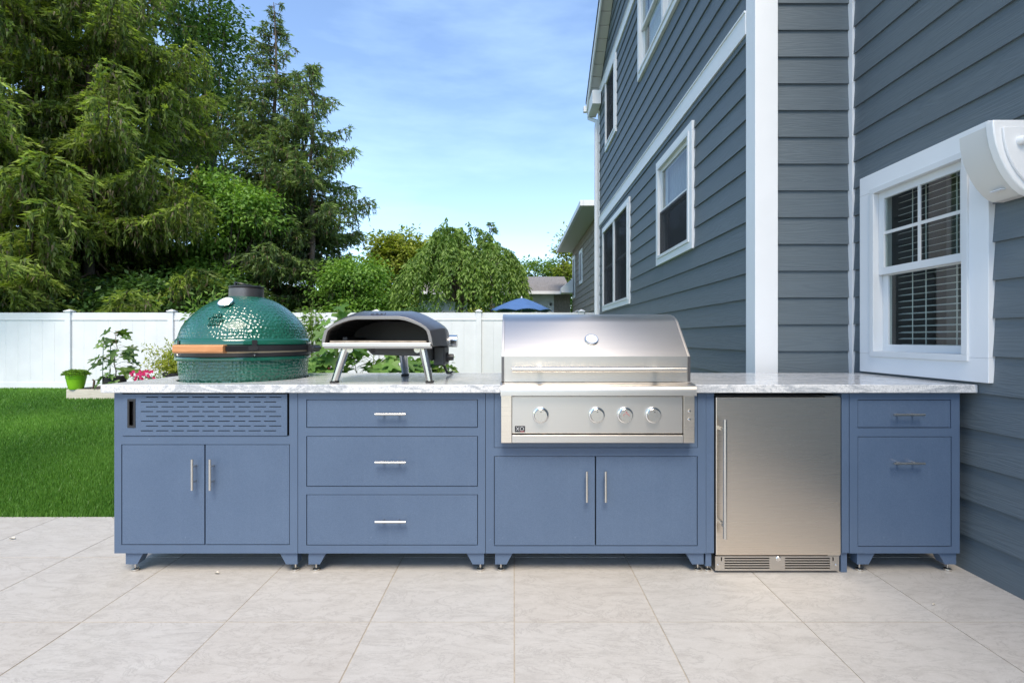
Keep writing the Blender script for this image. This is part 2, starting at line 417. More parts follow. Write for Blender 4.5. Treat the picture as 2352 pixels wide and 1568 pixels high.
parts = [grass_patch(130000, -6.5, -2.05, 3.118, 5.2, 0.03, 0.055, 0.0045), grass_patch(120000, -10.5, -2.0, 5.2, 8.0, 0.03, 0.055, 0.007),
         grass_patch(90000, -15, -2.0, 8.0, 11.55, 0.035, 0.06, 0.010), grass_patch(25000, -2.05, 1.5, 3.2, 11.5, 0.03, 0.05, 0.008),
         grass_patch(30000, -10, -6.5, 3.118, 5.2, 0.03, 0.055, 0.007),
         grass_patch(5000, -8, -1.9, 3.110, 3.135, 0.02, 0.07, 0.0045)]
gx, gy, gh, gw = [np.concatenate([p[i] for p in parts]) for i in range(4)]
gz = np.interp(gy, GY, GZ)
ang = RNG.uniform(0, 2 * np.pi, len(gx)); lean = RNG.normal(0, 0.35, len(gx)) * gh; la = RNG.uniform(0, 2 * np.pi, len(gx))
dx, dy = np.cos(ang) * gw, np.sin(ang) * gw
V = np.empty((len(gx), 3, 3), np.float32)
V[:, 0] = np.stack([gx - dx, gy - dy, gz - 0.004], 1); V[:, 1] = np.stack([gx + dx, gy + dy, gz - 0.004], 1)
V[:, 2] = np.stack([gx + lean * np.cos(la), gy + lean * np.sin(la), gz + gh], 1)
patch = 0.45 + 0.18 * np.sin(gx * 0.7 - 0.9 * gy) + 0.28 * np.sin(gx * 1.3 + 0.6 * gy) * np.cos(gy * 1.9) + 0.12 * np.sin(gx * 5 + gy * 3.3)
go = tri_mesh('grass', V.reshape(-1, 3), np.arange(len(gx) * 3).reshape(-1, 3), np.clip(patch * 0.6 + RNG.uniform(-0.1, 0.5, len(gx)), 0, 1), 'grass_blade')
tag(go, 'short dense green lawn grass beyond the pale patio tiles', 'grass', kind='stuff')

# ================================================================== HOUSE
house = thing('house', (1.6, 3.2, 0), 'two storey house with slate grey clapboards and white corner trim', 'house')
ROW = 0.1765; Z0 = -0.005
N_LO, N_HI = 0.017, 0.004
LX = 1.612           # plane of the long gable wall (faces -X)
FY = 3.235           # plane of the short wall (faces -Y)
LY1 = 9.20           # far corner
RIDGE_Y = 6.3; EAVE_Z = 5.66; SLOPE = 0.69
def rake_z(y): return EAVE_Z + (LY1 + 0.25 - abs(y - RIDGE_Y) - RIDGE_Y) * SLOPE
# windows: a0, a1 (along wall), z0, z1 of the outer trim
WIN_L = {'mid': (4.318, 5.41, 1.935, 3.068), 'far': (6.687, 8.70, 1.61, 3.08), 'upnear': (4.10, 6.22, 4.40, 5.60), 'upfar': (7.577, 8.45, 4.35, 5.58)}
WIN_R = {'big': (2.262, 3.104, 0.930, 2.149)}
BANDS_L = [(3.22, 3.368), (5.60, 5.745)]

def boards(wall, mat, along, plane, a0f, zmax, wins, bands, joints=0):
    """clapboards facing -X (along 'y') or -Y (along 'x'); every board one piece"""
    k = 0; blocks = [(w[0] + 0.03, w[1] - 0.03, w[2] + 0.03, w[3] - 0.03) for w in wins]
    while True:
        zb = Z0 + ROW * k; zt = zb + ROW; k += 1
        if zb > zmax: break
        zb_c = max(zb, 0.0); zt_c = zt
        if any(bz0 <= zb_c and zt_c <= bz1 for bz0, bz1 in bands): continue
        r = a0f((zb_c + zt_c) / 2)
        if r is None: continue
        u0, u1 = r
        cells = rect_holes(u0, u1, zb_c, zt_c, blocks)
        def nn(z): return N_LO + (N_HI - N_LO) * (z - zb) / ROW
        groups = []
        if any(abs((c[3] - c[2]) - (zt_c - zb_c)) > 1e-5 for c in cells):
            for c in cells:                      # cells that touch one above the other are one notched board
                hit = [g for g in groups if any(abs(c[2] - e[3]) < 1e-6 and c[0] < e[1] and e[0] < c[1] for e in g)]
                groups = [g for g in groups if g not in hit] + [sum(hit, []) + [c]]
        else:
            for c in cells:
                L_ = c[1] - c[0]
                if joints and L_ > 2.6:
                    j = c[0] + L_ * random.uniform(0.25, 0.75); groups += [[(c[0], j - 0.0012, c[2], c[3])], [(j + 0.0012, c[1], c[2], c[3])]]
                else: groups.append([c])
        for g in groups:
            mb = MB(); gm = min(c[2] for c in g)
            for (p, q, z_0, z_1) in g:
                lo, hi = nn(z_0), nn(z_1)
                poly = [(plane - lo, z_0), (plane + 0.001, z_0), (plane + 0.001, z_1), (plane - hi, z_1)]
                if along == 'y': mb.prism(poly, 'y', p, q)
                else: mb.prism(poly, 'x', p, q)
            mb.build('siding_board', mat, wall)

def wall_mesh(name, along, plane, thick, u0, u1, z0, z1, wins):
    holes = [(w[0] + 0.06, w[1] - 0.06, w[2] + 0.06, w[3] - 0.06) for w in wins]; mb = MB()
    for (a, c, e, f) in rect_holes(u0, u1, z0, z1, holes):
        if along == 'y': mb.box(plane, plane + thick, a, c, e, f)
        else: mb.box(a, c, plane, plane + thick, e, f)
    return mb.build(name, 'siding_y' if along == 'y' else 'siding_x', house)

w = wall_mesh('gable_wall', 'y', LX, 0.12, FY + 0.13, LY1, 0, EAVE_Z, list(WIN_L.values()))
gb = MB().prism([(FY + 0.13, EAVE_Z), (LY1, EAVE_Z), (RIDGE_Y, rake_z(RIDGE_Y) - 0.06)], 'x', LX, LX + 0.12).build('gable_top', 'siding_y', house)
def ext_l(z):
    if z < EAVE_Z: return (FY + 0.105, LY1 - 0.10)
    h = (rake_z(RIDGE_Y) - 0.12 - z - ROW / 2) / SLOPE
    return (max(FY + 0.105, RIDGE_Y - h), min(LY1 - 0.1, RIDGE_Y + h)) if h > 0.1 else None
boards(w, 'siding_y', 'y', LX, ext_l, rake_z(RIDGE_Y) - 0.3, list(WIN_L.values()), BANDS_L, 1)
w = wall_mesh('return_wall', 'x', FY, 0.12, LX + 0.002, WALLX + 0.1, 0, EAVE_Z, [])
boards(w, 'siding_x', 'x', FY, lambda z: (1.746, WALLX - 0.024), EAVE_Z - 0.1, [], [])
w = wall_mesh('window_wall', 'y', WALLX, 0.12, -6.0, FY, 0, EAVE_Z, list(WIN_R.values()))
boards(w, 'siding_y', 'y', WALLX, lambda z: (-6.0, FY - 0.046), EAVE_Z - 0.1, list(WIN_R.values()), [], 1)
# corner boards, bands
cx = LX - 0.022
MB().prism([(cx, FY - 0.024), (cx + 0.150, FY - 0.024), (cx + 0.150, FY + 0.003), (LX + 0.001, FY + 0.003), (LX + 0.001, FY + 0.105), (cx, FY + 0.105)], 'z', 0, EAVE_Z).build('corner_board', 'white_trim', house, bevel=0.002)
B('corner_board', 'white_trim', house, (LX - 0.024, LX + 0.001, LY1 - 0.10, LY1 + 0.02, 0, EAVE_Z), bevel=0.002)
B('inside_corner_trim', 'white_trim', house, (WALLX - 0.024, WALLX - 0.0005, FY - 0.046, FY - 0.0005, 0, EAVE_Z))
for bz0, bz1 in BANDS_L:
    B('band_board', 'white_trim', house, (LX - 0.026, LX - 0.0005, FY + 0.106, LY1 - 0.101, bz0, bz1), (LX - 0.034, LX - 0.0005, FY + 0.106, LY1 - 0.101, bz1, bz1 + 0.012))

def window(along, plane, a0, a1, z0, z1, kind, trim=0.085):
    """double-hung window facing -X; plane = wall face"""
    wn = thing('window', (plane, (a0 + a1) / 2, z0), None, None); del_keys(wn); wn.parent = house
    wn.location = Vector((plane, (a0 + a1) / 2, z0)) - house.location
    P = plane
    # outer casing: four boards
    f = MB(); o0, o1 = P - 0.036, P + 0.001
    B('casing_board', 'white_trim', wn, (o0, o1, a0, a1, z1 - trim, z1), bevel=0.002)
    B('casing_board', 'white_trim', wn, (o0, o1, a0, a1, z0, z0 + trim), bevel=0.002)
    B('casing_board', 'white_trim', wn, (o0, o1, a0, a0 + trim, z0 + trim + 0.0005, z1 - trim - 0.0005), bevel=0.002)
    B('casing_board', 'white_trim', wn, (o0, o1, a1 - trim, a1, z0 + trim + 0.0005, z1 - trim - 0.0005), bevel=0.002)
    i0, i1, j0, j1 = a0 + trim, a1 - trim, z0 + trim, z1 - trim
    fr = MB()
    for q in rect_holes(i0 - 0.018, i1 + 0.018, j0 - 0.018, j1 + 0.018, [(i0 + 0.014, i1 - 0.014, j0 + 0.014, j1 - 0.014)]): fr.box(P - 0.046, P + 0.07, *q)
    fr.build('frame', 'white_vinyl', wn, bevel=0.002)
    units = [(i0 + 0.014, i1 - 0.014)] if kind != 'pair' and kind != 'pairlight' else [(i0 + 0.014, (i0 + i1) / 2 - 0.03), ((i0 + i1) / 2 + 0.03, i1 - 0.014)]
    if len(units) == 2: B('mullion', 'white_vinyl', wn, (P - 0.045, P + 0.07, units[0][1], units[1][0], j0 + 0.014, j1 - 0.014))
    mid = (j0 + j1) / 2; sm = 'white_vinyl'
    for (s0, s1) in units:
        st = 0.042
        for (zz0, zz1, dep) in ((mid - 0.018, j1 - 0.014, P - 0.012), (j0 + 0.014, mid + 0.018, P + 0.014)):
            sh = MB()
            for q in rect_holes(s0, s1, zz0, zz1, [(s0 + st, s1 - st, zz0 + st, zz1 - st)]): sh.box(dep, dep + 0.024, *q)
            sash = sh.build('sash', sm, wn, bevel=0.0015)
            gz0, gz1 = zz0 + st, zz1 - st
            B('pane', 'glass', wn, (dep + 0.010, dep + 0.013, s0 + st, s1 - st, gz0, gz1))
            if kind == 'grid' and dep < P:
                c_ = (s0 + s1) / 2; zc = (gz0 + gz1) / 2
                B('muntin', 'blind', wn, (dep + 0.004, dep + 0.0095, c_ - 0.009, c_ + 0.009, gz0, gz1), (dep + 0.004, dep + 0.0095, s0 + st, c_ - 0.009, zc - 0.009, zc + 0.009), (dep + 0.004, dep + 0.0095, c_ + 0.009, s1 - st, zc - 0.009, zc + 0.009))
        if kind in ('dark', 'pair', 'screen'):
            B('insect_screen', 'screen', wn, (P - 0.020, P - 0.019, s0, s1, j0 + 0.014, (mid if kind == 'screen' else j1 - 0.014)))
        if kind in ('pairlight', 'screen'):
            cu = MB(); n_ = 30
            for q in range(n_):
                y0_ = s0 + (s1 - s0) * q / n_; y1_ = s0 + (s1 - s0) * (q + 1) / n_; xo = 0.008 * math.sin(q * 2.1); xo2 = 0.008 * math.sin((q + 1) * 2.1)
                cu.add([(P + 0.09 + xo, y0_, j0), (P + 0.09 + xo2, y1_, j0), (P + 0.09 + xo2, y1_, j1), (P + 0.09 + xo, y0_, j1)], [(0, 1, 2, 3)])
            cu.build('curtain', 'curtain' if kind == 'pairlight' else 'curtain_grey', wn)
    if kind == 'grid':
        n_ = 26; s0, s1 = units[0]
        for q in range(n_):
            zz = j0 + 0.05 + (j1 - j0 - 0.06) * q / (n_ - 1)
            MB().add([(P + 0.085, s0 + 0.03, zz), (P + 0.112, s0 + 0.03, zz + 0.007), (P + 0.112, s1 - 0.03, zz + 0.007), (P + 0.085, s1 - 0.03, zz),
                      (P + 0.085, s0 + 0.03, zz + 0.002), (P + 0.112, s0 + 0.03, zz + 0.009), (P + 0.112, s1 - 0.03, zz + 0.009), (P + 0.085, s1 - 0.03, zz + 0.002)],
                     [(0, 1, 2, 3), (4, 7, 6, 5), (0, 3, 7, 4), (1, 5, 6, 2), (0, 4, 5, 1), (3, 2, 6, 7)]).build('blind_slat', 'blind', wn)
        for yy in (s0 + 0.16, (s0 + s1) / 2 + 0.06, s1 - 0.14):
            B('ladder_cord', 'blind', wn, (P + 0.083, P + 0.0845, yy, yy + 0.006, j0 + 0.04, j1))
        cu = MB(); n_ = 24; e0, e1 = s0 + 0.02, s0 + 0.30
        for q in range(n_):
            ya, yb = e0 + (e1 - e0) * q / n_, e0 + (e1 - e0) * (q + 1) / n_; xo = 0.02 * math.sin(q * 1.5); xo2 = 0.02 * math.sin((q + 1) * 1.5)
            cu.add([(P + 0.17 + xo, ya, j0), (P + 0.17 + xo2, yb, j0), (P + 0.17 + xo2, yb, j1), (P + 0.17 + xo, ya, j1)], [(0, 1, 2, 3)])
        cu.build('curtain', 'vanedark', wn)
    # dim room behind the glass
    D = 0.9; rm = MB(); x0, x1 = P + 0.12, P + 0.12 + D
    rm.add([(x0, i0 - .1, j0 - .1), (x0, i1 + .1, j0 - .1), (x0, i1 + .1, j1 + .1), (x0, i0 - .1, j1 + .1), (x1, i0 - .1, j0 - .1), (x1, i1 + .1, j0 - .1), (x1, i1 + .1, j1 + .1), (x1, i0 - .1, j1 + .1)],
           [(4, 5, 6, 7), (0, 1, 5, 4), (1, 2, 6, 5), (2, 3, 7, 6), (3, 0, 4, 7)])
    rm.build('room', 'room', wn)
    return wn
def del_keys(o):
    for k in ('label', 'category', 'group'):
        if k in o: del o[k]
window('y', LX, *WIN_L['mid'], 'screen')
window('y', LX, *WIN_L['far'], 'pair')
window('y', LX, *WIN_L['upnear'], 'pairlight')
window('y', LX, *WIN_L['upfar'], 'dark')
window('y', WALLX, *WIN_R['big'], 'grid', 0.115)

# roof of the gabled block
rf = MB(); OX = 1.405
for s_ in (-1, 1):
    ye = RIDGE_Y + s_ * (LY1 + 0.25 - RIDGE_Y); za = EAVE_Z; zr = EAVE_Z + (LY1 + 0.25 - RIDGE_Y) * SLOPE
    rf.prism([(ye, za), (RIDGE_Y, zr), (RIDGE_Y, zr + 0.05), (ye, za + 0.05)], 'x', OX - 0.012, 8.0)
roof = rf.build('roof', 'dark_roof', house)
for s_ in (-1, 1):
    ye = RIDGE_Y + s_ * (LY1 + 0.25 - RIDGE_Y); zr = EAVE_Z + (LY1 + 0.25 - RIDGE_Y) * SLOPE
    MB().prism([(ye, EAVE_Z - 0.17), (RIDGE_Y, zr - 0.17), (RIDGE_Y, zr - 0.002), (ye, EAVE_Z - 0.002)], 'x', OX, OX + 0.022).build('rake_fascia', 'white_trim', house)
    n_ = 18
    for q in range(n_):
        t0, t1 = q / n_ + 0.002, (q + 1) / n_ - 0.003
        ya, yb = ye + (RIDGE_Y - ye) * t0, ye + (RIDGE_Y - ye) * t1; z_a = EAVE_Z + (zr - EAVE_Z) * t0 - 0.10; z_b = EAVE_Z + (zr - EAVE_Z) * t1 - 0.10
        MB().prism([(ya, z_a), (yb, z_b), (yb, z_b + 0.02), (ya, z_a + 0.02)], 'x', OX + 0.023, LX - 0.003).build('soffit_panel', 'soffit', house)
B('eave_return', 'white_trim', house, (OX + 0.0235, LX - 0.028, LY1 - 0.35, LY1 + 0.22, EAVE_Z - 0.27, EAVE_Z - 0.02), bevel=0.003)
B('eave_fascia', 'white_trim', house, (OX + 0.024, 8.0, LY1 + 0.222, LY1 + 0.245, EAVE_Z - 0.17, EAVE_Z - 0.004))
MB().prism([(LY1 + 0.246, EAVE_Z - 0.14), (LY1 + 0.32, EAVE_Z - 0.14), (LY1 + 0.36, EAVE_Z - 0.03), (LY1 + 0.246, EAVE_Z - 0.03)], 'x', OX - 0.05, 8.0).build('gutter', 'white_vinyl', house, bevel=0.004)
ds = MB().tube([(OX + 0.06, LY1 + 0.30, EAVE_Z - 0.12), (OX + 0.06, LY1 + 0.28, EAVE_Z - 0.26), (LX - 0.045, LY1 - 0.02, EAVE_Z - 0.45), (LX - 0.06, LY1 - 0.04, EAVE_Z - 0.6), (LX - 0.06, LY1 - 0.04, 0.05)], 0.038, 8)
ds.build('downspout', 'white_vinyl', house, smooth=True)
B('back_wall', 'siding_x', house, (LX + 0.001, 8, LY1 - 0.02, LY1, 0, EAVE_Z))
B('wing_roof', 'dark_roof', house, (WALLX - 0.28, 8, -6.2, FY - 0.02, EAVE_Z + 0.01, EAVE_Z + 0.12))

# white quarter-round fixture on the window wall
fx = thing('wall_fixture', (WALLX, 2.1, 1.75), 'white quarter round housing mounted on clapboards beside the big window', 'wall fixture')
def qprof(g):
    pts = [(WALLX - 0.012, 1.755 - g), (2.180, 1.755 - g)]
    for q in range(9):
        a = q / 8; th = R(90) * a
        pts.append((2.180 - (0.153 + g) * math.sin(th) ** 1.15, 1.755 - g + (0.29 + 2 * g) * (1 - math.cos(th)) ** 0.85))
    pts += [(WALLX - 0.012, 2.045 + g)]
    return pts[::-1]
MB().prism(qprof(0), 'y', 2.085, 2.218).build('shell', 'fixture_panel', fx, smooth=40)
MB().prism(qprof(0.012), 'y', 2.050, 2.0845).build('side_rim', 'fixture_white', fx, smooth=40, bevel=0.004)
MB().prism(qprof(-0.022), 'y', 2.040, 2.0495).build('side_plate', 'fixture_white', fx, smooth=40, bevel=0.002)
MB().lathe([(0.0, -0.022), (0.012, -0.021), (0.017, -0.014), (0.019, -0.004), (0.0195, 0)], (2.12, 2.040, 1.965), 20, 'y').build('knob', 'fixture_white', fx, smooth=True)
mb = MB(); pa = qprof(0)
B('indicator_strip', 'white_trim', fx, (2.108, 2.128, 2.11, 2.16, 1.7825, 1.7865))
B('mounting_plate', 'fixture_white', fx, (WALLX - 0.0118, WALLX - 0.002, 2.05, 2.2, 1.80, 2.03))

# ================================================================== CABINETS
D0 = 2.36                     # plane of the cabinet faces
CT_Z = 0.917; CT_B = 0.8775    # counter top / underside
CB = 0.099
def cabinet(label, x0, x1, openings, group='blue outdoor kitchen cabinets'):
    c = thing('cabinet', ((x0 + x1) / 2, D0 + 0.3, 0), label, 'cabinet', group)
    x0 += 0.0012; x1 -= 0.0012
    fr = MB()
    for q in rect_holes(x0, x1, CB, CT_B - 0.001, openings): fr.box(q[0], q[1], D0, D0 + 0.022, q[2], q[3])
    fr.build('face_frame', 'cabinet_blue', c)
    B('carcass', 'cabinet_blue', c, (x0, x0 + 0.004, D0 + 0.0225, 3.0, CB, CT_B - 0.001), (x1 - 0.004, x1, D0 + 0.0225, 3.0, CB, CT_B - 0.001), (x0 + 0.0042, x1 - 0.0042, 2.99, 3.0, CB, CT_B - 0.001), (x0 + 0.0042, x1 - 0.0042, D0 + 0.0225, 2.9895, CB, CB + 0.004))
    B('cavity_shade_sheet', 'dark', c, (x0 + 0.006, x1 - 0.006, D0 + 0.06, D0 + 0.07, CB + 0.006, CT_B - 0.004))  # dark sheet added behind gaps and slots, standing for the shade inside
    for (l0, l1, fl) in ((x0 + 0.045, x0 + 0.045 + 0.088, 1), (x1 - 0.006 - 0.088, x1 - 0.006, -1)):
        for yy in (D0 + 0.012, 2.90):
            poly = [(l0, 0.040), (l1 - 0.032, 0.040), (l1, CB - 0.0005), (l0, CB - 0.0005)] if fl > 0 else [(l0 + 0.032, 0.040), (l1, 0.040), (l1, CB - 0.0005), (l0, CB - 0.0005)]
            MB().prism(poly, 'y', yy, yy + 0.05).build('leg', 'cabinet_blue', c, bevel=0.001)
            xf = l0 + 0.028 if fl > 0 else l1 - 0.02
            MB().lathe([(0.0, 0.0), (0.0165, 0.0), (0.0175, 0.003), (0.0165, 0.009), (0.006, 0.013), (0.0042, 0.014), (0.0042, 0.041)], (xf, yy + 0.026, 0.0), 20).build('levelling_foot', 'nickel', c, smooth=True)
    return c
def front(c, name, x0, x1, z0, z1, g=0.0030):
    return B(name, 'cabinet_blue', c, (x0 + g, x1 - g, D0 + 0.001, D0 + 0.02, z0 + g, z1 - g), bevel=0.0015)
def pull(par, xc, zc, L_, vertical):
    mb = MB(); y = D0 - 0.030; r = 0.0058
    if vertical:
        mb.tube([(xc, y, zc - L_ / 2), (xc, y, zc + L_ / 2)], r, 14)
        for s_ in (-1, 1): mb.tube([(xc, y, zc + s_ * L_ * 0.25), (xc, D0 + 0.002, zc + s_ * L_ * 0.25)], 0.0042, 10)
    else:
        mb.tube([(xc - L_ / 2, y, zc), (xc + L_ / 2, y, zc)], r, 14)
        for s_ in (-1, 1): mb.tube([(xc + s_ * L_ * 0.25, y, zc), (xc + s_ * L_ * 0.25, D0 + 0.002, zc)], 0.0042, 10)
    return mb.build('handle', 'nickel', par, smooth=True)
def rc(px0, px1, py0, py1): return (PX(px0, D0), PX(px1, D0), PZ(py1, D0), PZ(py0, D0))

# 1: ventilated panel over two doors
h_v = rc(281, 664.5, 880, 1001); h_v = (h_v[0], h_v[1], h_v[2], CT_B - 0.001)
h_d = rc(278.6, 665.5, 1020, 1251)
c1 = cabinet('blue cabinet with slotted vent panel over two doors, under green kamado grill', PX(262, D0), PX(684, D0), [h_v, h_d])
slots = []
for r_ in range(8):
    zc = PZ(911.5 + 11.0 * r_, D0); xs = 337 if r_ % 2 == 0 else 325
    for q in range(9):
        xa = PX(xs + 35.3 * q, D0); slots.append((xa, xa + 0.0585, zc - 0.0021, zc + 0.0021))
grip = rc(296, 311.5, 917, 980)
vp = MB()
for q in rect_holes(h_v[0] + 0.003, h_v[1] - 0.009, h_v[2] + 0.003, h_v[3] - 0.008, slots + [grip]): vp.box(q[0], q[1], D0 - 0.004, D0 - 0.001, q[2], q[3])
vpo = vp.build('vent_panel', 'cabinet_blue', c1)
mb = MB(); g_ = grip
for q in rect_holes(g_[0] - 0.003, g_[1] + 0.003, g_[2] - 0.003, g_[3] + 0.003, [(g_[0] + 0.006, g_[1] - 0.006, g_[2] + 0.008, g_[3] - 0.008)]): mb.box(q[0], q[1], D0 - 0.006, D0 - 0.0042, q[2], q[3])
mb.box(g_[0], g_[1], D0 + 0.02, D0 + 0.022, g_[2], g_[3])
mb.build('finger_grip', 'blackmetal', vpo)
mx_ = PX(470.3, D0)
dl = front(c1, 'door', h_d[0], mx_, h_d[2], h_d[3]); dr = front(c1, 'door', mx_, h_d[1], h_d[2], h_d[3])
pull(dl, PX(441, D0 - .03), PZ(1090, D0 - .03), 0.148, True); pull(dr, PX(482, D0 - .03), PZ(1090, D0 - .03), 0.148, True)

# 2: three drawers
dw = [rc(703.5, 1097.7, a, c_) for a, c_ in ((917, 982), (1001, 1117), (1135, 1252))]
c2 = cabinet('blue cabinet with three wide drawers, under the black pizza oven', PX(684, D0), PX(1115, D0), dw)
for q, hy in zip(dw, (951, 1061.7, 1198)):
    d_ = front(c2, 'drawer_front', *q); pull(d_, PX(896.5, D0 - .03), PZ(hy, D0 - .03), 0.147, False)

# 3: grill cabinet, two doors
h_p = rc(1134.5, 1602.5, 880, 1028); h_p = (h_p[0], h_p[1], h_p[2], CT_B - 0.001); h_d = rc(1134.5, 1602.5, 1047, 1253.5)
FX1, FX2 = PX(1622, D0), PX(1640.5, D0)
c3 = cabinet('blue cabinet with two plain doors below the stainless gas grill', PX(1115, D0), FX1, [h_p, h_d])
GX0, GX1 = -0.052, 0.842
mb = MB()
for q in rect_holes(h_p[0] + 0.002, h_p[1] - 0.002, h_p[2] + 0.002, h_p[3], [(GX0 + 0.02, GX1 - 0.02, 0.66, 1.0)]): mb.box(q[0], q[1], D0 + 0.001, D0 + 0.02, q[2], q[3])
mb.build('grill_surround', 'cabinet_blue', c3)
mx_ = PX(1368, D0)
dl = front(c3, 'door', h_d[0], mx_, h_d[2], h_d[3]); dr = front(c3, 'door', mx_, h_d[1], h_d[2], h_d[3])
pull(dl, PX(1348, D0 - .03), PZ(1117.5, D0 - .03), 0.147, True); pull(dr, PX(1391.3, D0 - .03), PZ(1117.5, D0 - .03), 0.147, True)
fo = B('filler_strip', 'cabinet_blue', c3, (FX1 + 0.0005, FX2, D0 + 0.002, 2.9, CB, CT_B - 0.001), (FX1 + 0.002, FX2 - 0.008, D0 + 0.014, D0 + 0.06, 0.03, CB - 0.0005), bevel=0.001)
MB().lathe([(0.0, 0.0), (0.0165, 0.0), (0.0175, 0.003), (0.0165, 0.009), (0.006, 0.013), (0.0042, 0.014), (0.0042, 0.031)], ((FX1 + FX2) / 2, D0 + 0.035, 0.0), 20).build('levelling_foot', 'nickel', c3, smooth=True)

# 4: drawer over tall pull-out
dw = [rc(1970, 2184.5, 917.5, 982.5), rc(1970, 2186, 1002, 1255)]
GXA, GXB = PX(1934, D0), PX(1951, D0)
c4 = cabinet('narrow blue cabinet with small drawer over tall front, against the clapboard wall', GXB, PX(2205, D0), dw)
for q, hy in zip(dw, (952.4, 1064)):
    d_ = front(c4, 'drawer_front', *q); pull(d_, PX(2088.5, D0 - .03), PZ(hy, D0 - .03), 0.148, False)
B('filler_strip', 'cabinet_blue', c4, (GXA, GXB - 0.0005, D0 + 0.002, 2.9, CB, CT_B - 0.001), (GXA + 0.004, GXB - 0.002, D0 + 0.014, D0 + 0.06, 0.0005, CB - 0.0005), bevel=0.001)

# ================================================================== COUNTERTOP
CX0, CX1, CY0, CY1 = PX(230, 2.33), WALLX - 0.019, 2.33, 3.12
KC = (-1.508, 2.752)
slab = MB().prism([(CX0, CY0), (-0.0625, CY0), (-0.0625, 2.98), (0.8535, 2.98), (0.8535, CY0), (CX1, CY0), (CX1, CY1), (CX0, CY1)], 'z', CT_B, CT_Z)
ct = slab.build('countertop', 'granite', None)
cut = MB().lathe([(0.0, 0.7), (0.327, 0.7), (0.327, 1.1), (0.0, 1.1)], (KC[0], KC[1], 0), 96).build('cutter', 'granite', None)
bo = ct.modifiers.new('hole', 'BOOLEAN'); bo.object = cut; bo.operation = 'DIFFERENCE'; bo.solver = 'EXACT'
dg = bpy.context.evaluated_depsgraph_get(); me2 = bpy.data.meshes.new_from_object(ct.evaluated_get(dg))
ct.modifiers.clear(); ct.data = me2; bpy.data.objects.remove(cut)
bv = ct.modifiers.new('bevel', 'BEVEL'); bv.width = 0.004; bv.segments = 3; bv.limit_method = 'ANGLE'; bv.angle_limit = R(40)
tag(ct, 'white granite countertop with grey flecks and veins over the blue cabinets', 'countertop')

# ================================================================== REFRIGERATOR
rx0, rx1 = PX(1644, D0), PX(1931.5, D0)
fz = thing('refrigerator', ((rx0 + rx1) / 2, D0 + 0.3, 0), 'stainless steel undercounter refrigerator between the blue cabinets', 'refrigerator')
B('body', 'blackmetal', fz, (rx0 + 0.004, rx1 - 0.004, D0 + 0.05, 2.93, 0.012, 0.862), bevel=0.003)
B('gasket', 'rubber', fz, (rx0 + 0.008, rx1 - 0.008, D0 + 0.040, D0 + 0.0498, 0.10, 0.85))
door = B('door', 'steel_v', fz, (rx0, rx1 - 0.001, D0 - 0.002, D0 + 0.0395, 0.0905, 0.8535), bevel=0.0035)
hx = PX(1665, D0 - 0.045); z0_, z1_ = PZ(1236, D0 - 0.045), PZ(963, D0 - 0.045)
hd = MB().tube([(hx, D0 - 0.047, z0_), (hx, D0 - 0.047, z1_)], 0.0095, 20).build('handle', 'nickel', door, smooth=True)
for zz in (z1_ - 0.048, z0_ + 0.062):
    B('handle_post', 'nickel', door, (hx - 0.010, hx + 0.004, D0 - 0.045, D0 - 0.002, zz - 0.008, zz + 0.008), bevel=0.001)
B('hinge', 'nickel', fz, (rx1 - 0.06, rx1 - 0.002, D0 + 0.006, D0 + 0.05, 0.0845, 0.090))
B('hinge', 'nickel', fz, (rx1 - 0.075, rx1 - 0.004, D0 + 0.003, D0 + 0.05, 0.8545, 0.8585))
kz0, kz1 = 0.012, 0.083
gx0, gx1 = rx0 + 0.001, rx1 - 0.005
xa, xb, xc_, xd = gx0 + 0.044, gx0 + 0.262, gx1 - 0.262, gx1 - 0.044
holes = []
for q in range(5):
    zz = kz0 + 0.010 + q * 0.0118
    holes += [(xa, xb, zz, zz + 0.0062), (xc_, xd, zz, zz + 0.0062)]
holes += [(gx0 + 0.026, gx0 + 0.032, kz1 - 0.024, kz1 - 0.005), (gx1 - 0.032, gx1 - 0.026, kz1 - 0.024, kz1 - 0.005)]
mb = MB()
for q in rect_holes(gx0, gx1, kz0, kz1, holes): mb.box(q[0], q[1], D0 + 0.006, D0 + 0.010, q[2], q[3])
kp = mb.build('toe_grille', 'steel', fz)
B('toe_grille_side', 'steel', fz, (gx0 - 0.001, gx0 - 0.0002, D0 + 0.006, D0 + 0.0495, kz0, kz1))
B('toe_recess', 'dark', fz, (gx0 + 0.003, gx1 - 0.003, D0 + 0.030, D0 + 0.0498, kz0 + 0.002, kz1 - 0.001))
MB().lathe([(0, -0.004), (0.010, -0.004), (0.0125, -0.002), (0.013, 0.001)], ((rx0 + rx1) / 2 + 0.004, D0 + 0.006, 0.070), 24, 'y').build('lock', 'chrome', kp, smooth=True)
for xx in (gx0 + 0.014, gx1 - 0.014):
    MB().lathe([(0, -0.003), (0.004, -0.0025), (0.006, 0.0005)], (xx, D0 + 0.006, 0.040), 16, 'y').build('screw', 'chrome', kp, smooth=True)
for xx in (rx0 + 0.05, rx1 - 0.05):
    for yy in (D0 + 0.08, 2.86): MB().lathe([(0, 0), (0.018, 0), (0.018, 0.0125)], (xx, yy, 0), 16).build('foot', 'rubber', fz)

